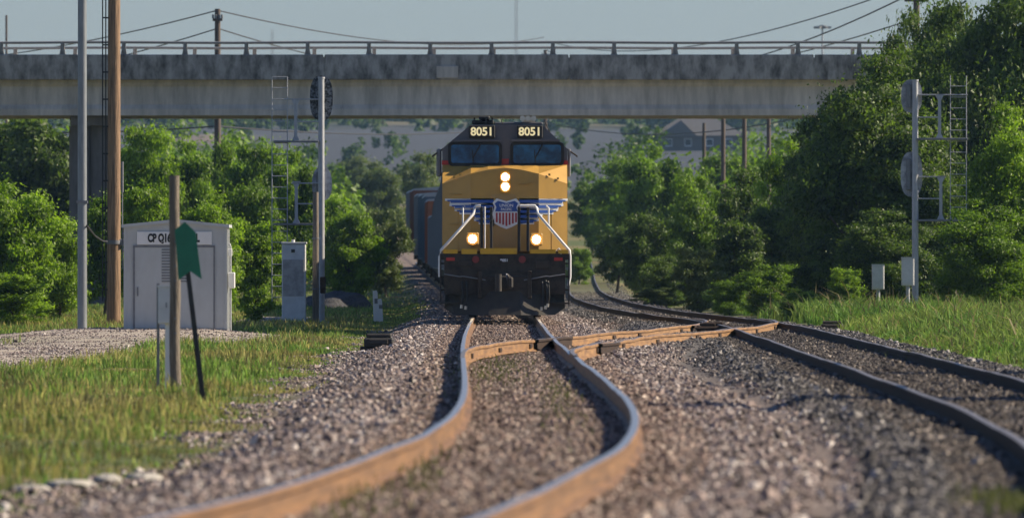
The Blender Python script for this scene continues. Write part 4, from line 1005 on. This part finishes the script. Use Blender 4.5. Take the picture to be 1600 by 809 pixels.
def tree(name, px, top, d, wpx, var, m, label, sq=1.0, base=None):
    x = pX(px, d); z = gz(x, d) - .1; H = pZ(top, d) - z; w = wpx * d / F
    t = empty(name, (x, d, z), label, 'bush' if name == 'bush' else 'tree', None, rz=TN[0] * 1.37); TN[0] += 1
    cm, tm = VAR[var]
    c = link('crown', cm, t); c.material_slots[0].link = 'OBJECT'; c.material_slots[0].material = LM[m]
    k = link('stem' if name == 'bush' else 'trunk', tm, t)
    for o in (c, k): o.scale = (w / 5, w / 5 * sq, H / 6)
T = 'tree'; B = 'bush'
for a in [
    (T, 22, 282, 318., 165, 0, 'bright', 'bright leafy tree at the left edge in front of the bridge pier'),
    (B, 92, 330, 326., 120, 4, 'bright', 'bright round bush directly left of the steel pole'),
    (T, -48, 262, 345., 170, 2, 'mid', 'tree cut by the left edge of the picture behind the brightest one'),
    (B, 20, 420, 300., 140, 5, 'bright', 'low bright bush at the left edge near the gravel path'),
    (T, 66, 158, 486., 230, 1, 'dark', 'dark open tree with bare limbs behind the bridge at far left'),
    (T, -14, 168, 492., 190, 1, 'dark', 'dark open tree behind the bridge touching the left picture edge'),
    (T, 218, 182, 474., 140, 4, 'bright', 'bright tree behind the bridge just right of the wooden pole'),
    (T, 165, 290, 352., 130, 1, 'mid', 'mid green tree partly hidden by the wooden pole'),
    (T, 290, 216, 478., 120, 0, 'mid', 'rounded tree under the bridge above the shed roof'),
    (T, 242, 262, 345., 130, 2, 'bright', 'bright tree directly behind the shed'),
    (T, 346, 200, 495., 70, 1, 'mid', 'narrow tree growing up around the bridge utility pole'),
    (T, 395, 212, 480., 120, 4, 'mid', 'tree under the bridge left of the signal ladder'),
    (B, 330, 300, 332., 130, 0, 'bright', 'bright bush behind the right corner of the shed'),
    (B, 400, 330, 336., 110, 5, 'bright', 'bright bush between the shed and the tall cabinet'),
    (T, 400, 262, 405., 120, 2, 'mid', 'tree behind the bright bush right of the shed'),
    (T, 458, 232, 412., 110, 0, 'mid', 'tree behind the left signal ladder'),
    (T, 520, 296, 505., 90, 1, 'bright', 'tree just right of the left signal mast beyond the bridge'),
    (T, 548, 312, 470., 110, 2, 'bright', 'low rounded tree beyond the bridge right of the left signal'),
    (B, 602, 318, 575., 74, 4, 'pale', 'rounded bush beside the trailing freight cars'),
    (T, 590, 250, 900., 110, 0, 'pale', 'hazy tree above the freight cars left of the locomotive'),
    (T, 552, 238, 1150., 90, 1, 'pale', 'faint hazy tree on the hillside right of the left signal mast'),
    (T, 662, 232, 960., 90, 4, 'pale', 'hazy tree touching the left side of the locomotive cab'),
    # right
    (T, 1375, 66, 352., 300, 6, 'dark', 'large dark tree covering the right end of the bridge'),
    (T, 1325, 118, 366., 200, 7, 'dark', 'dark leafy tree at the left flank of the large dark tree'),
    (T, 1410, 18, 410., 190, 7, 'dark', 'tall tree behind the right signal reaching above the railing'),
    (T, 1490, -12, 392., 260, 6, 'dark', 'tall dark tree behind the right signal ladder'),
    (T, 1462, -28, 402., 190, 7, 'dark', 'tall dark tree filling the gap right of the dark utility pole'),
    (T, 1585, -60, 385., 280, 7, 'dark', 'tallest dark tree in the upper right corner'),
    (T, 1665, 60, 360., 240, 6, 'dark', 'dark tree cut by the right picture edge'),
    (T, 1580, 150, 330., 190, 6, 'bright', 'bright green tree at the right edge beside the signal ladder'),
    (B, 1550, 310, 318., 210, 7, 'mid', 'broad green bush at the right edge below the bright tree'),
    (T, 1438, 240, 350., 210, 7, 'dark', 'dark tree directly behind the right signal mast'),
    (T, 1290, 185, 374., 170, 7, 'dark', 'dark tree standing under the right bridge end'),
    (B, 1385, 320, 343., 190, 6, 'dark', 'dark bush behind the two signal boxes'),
    (T, 1232, 218, 412., 100, 0, 'bright', 'bright topped tree under the right part of the bridge'),
    (T, 1165, 252, 424., 130, 4, 'dark', 'dark tree in front of the four bridge poles'),
    (T, 1215, 300, 402., 120, 2, 'dark', 'dark tree below the bright topped tree'),
    (T, 1085, 262, 470., 120, 4, 'mid', 'mid green tree beyond the bridge below the hip roofed house'),
    (T, 1022, 225, 610., 130, 0, 'mid', 'rounded tree beyond the bridge left of the hip roofed house'),
    (T, 1125, 218, 690., 150, 2, 'mid', 'wide tree at the foot of the four bridge poles'),
    (T, 968, 240, 720., 110, 4, 'mid', 'tree right of the locomotive mirror beyond the bridge'),
    (T, 925, 268, 820., 80, 0, 'mid', 'hazy tree closest to the right side of the locomotive'),
    (T, 1010, 315, 480., 110, 2, 'dark', 'dark tree beside the far curve of the second track'),
    (T, 965, 345, 560., 90, 1, 'dark', 'small dark tree at the far bend of the second track'),
    (B, 1155, 335, 396., 130, 5, 'dark', 'dark spreading bush in the middle of the right thicket'),
    (B, 1090, 378, 382., 90, 5, 'pale', 'pale feathery bush in front of the right thicket'),
    (B, 1040, 395, 430., 80, 4, 'dark', 'dark bush left of the pale feathery bush'),
    (B, 1022, 446, 395., 70, 5, 'pale', 'low yellow green bush beside the second track'),
    (B, 1205, 408, 356., 110, 4, 'mid', 'green bush right of the pale feathery bush'),
    (B, 1270, 400, 350., 90, 0, 'dark', 'dark low bush below the right bridge end'),
    (B, 1322, 412, 332., 70, 5, 'bright', 'small bright bush left of the lower signal box'),
    (B, 1140, 430, 362., 70, 2, 'mid', 'small bush between the pale bush and the green bush'),
    (B, 905, 380, 640., 50, 2, 'mid', 'small bush beside the locomotive at the far track bend'),
    (T, 2560, -420, 143., 620, 6, 'dark', 'dark tree standing off to the right and shading the ballast between the tracks'),
    (T, 2640, -560, 116., 640, 7, 'dark', 'nearest dark tree, off to the right and shading the second track'),
    (B, 1250, 450, 330., 70, 0, 'mid', 'low bush at the edge of the crossover under the thicket'),
]: tree(*a)

def far_wood(name, label, N, seed, yr, hr, leafn, leaf, m, xr, excl):
    rng = np.random.default_rng(seed); P = []; vv = []; i = 0
    while i < N:
        y = rng.uniform(*yr); x = rng.uniform(*xr) * y
        if excl(x, y): continue
        i += 1; h = rng.uniform(*hr); r = h * rng.uniform(.35, .6); z = gz(x, y)
        ncl = 9; cc = rng.normal(size=(ncl, 3)) * np.array([r * .5, r * .5, h * .22]) + np.array([x, y, z + h * .55]); k = rng.integers(0, ncl, leafn)
        u = rng.normal(size=(leafn, 3)); u /= np.linalg.norm(u, axis=1)[:, None]
        p = cc[k] + u * (r * .45 * rng.random(leafn) ** .4)[:, None]; p[:, 2] = np.maximum(p[:, 2], z)
        nr = u * .6 + rng.normal(size=(leafn, 3)) * .5 + np.array([0, 0, .4]); nr /= np.linalg.norm(nr, axis=1)[:, None]
        t_ = np.cross(nr, rng.normal(size=(leafn, 3))); t_ /= np.linalg.norm(t_, axis=1)[:, None]; b_ = np.cross(nr, t_); L = (leaf * rng.uniform(.6, 1.4, leafn))[:, None]
        P.append(np.stack([p - t_ * L, p + b_ * L * .6, p + t_ * L, p - b_ * L * .6], 1)); vv.append(np.clip(rng.normal(.5, .15) + rng.normal(0, .15, leafn), 0, 1))
    V = np.concatenate(P); n = len(V)
    me = np_mesh(name, V, np.arange(n * 4), 4, [LM[m]], False, {'v': ('POINT', 'FLOAT', np.repeat(np.concatenate(vv), 4))})
    tag(link(name, me), label, 'woodland', kind='stuff')
def ex1(x, y):
    px = 800 + x * F / y
    if X1(y) - 4 < x < X2(y) + 5: return True
    if y < 900 and 600 < px < 700: return True
    if y > 1000 and (1020 < px < 1170): return True
    return False
far_wood('far_wood', 'hazy belt of woodland beyond the bridge on both sides of the line', 330, 7, (620, 1180), (4.5, 7.8), 700, .24, 'mid', (-.055, .06), ex1)
far_wood('hillside_scrub', 'scattered hazy scrub trees dotted over the brown hillside', 130, 17, (1250, 2450), (2, 4.5), 320, .34, 'dark', (-.06, .06), lambda x, y: (1000 < 800 + x * F / y < 1180))
far_wood('ridge_wood', 'blue hazed woodland along the far ridge', 520, 27, (2450, 3300), (7, 12), 420, .9, 'dark', (-.07, .07), lambda x, y: False)
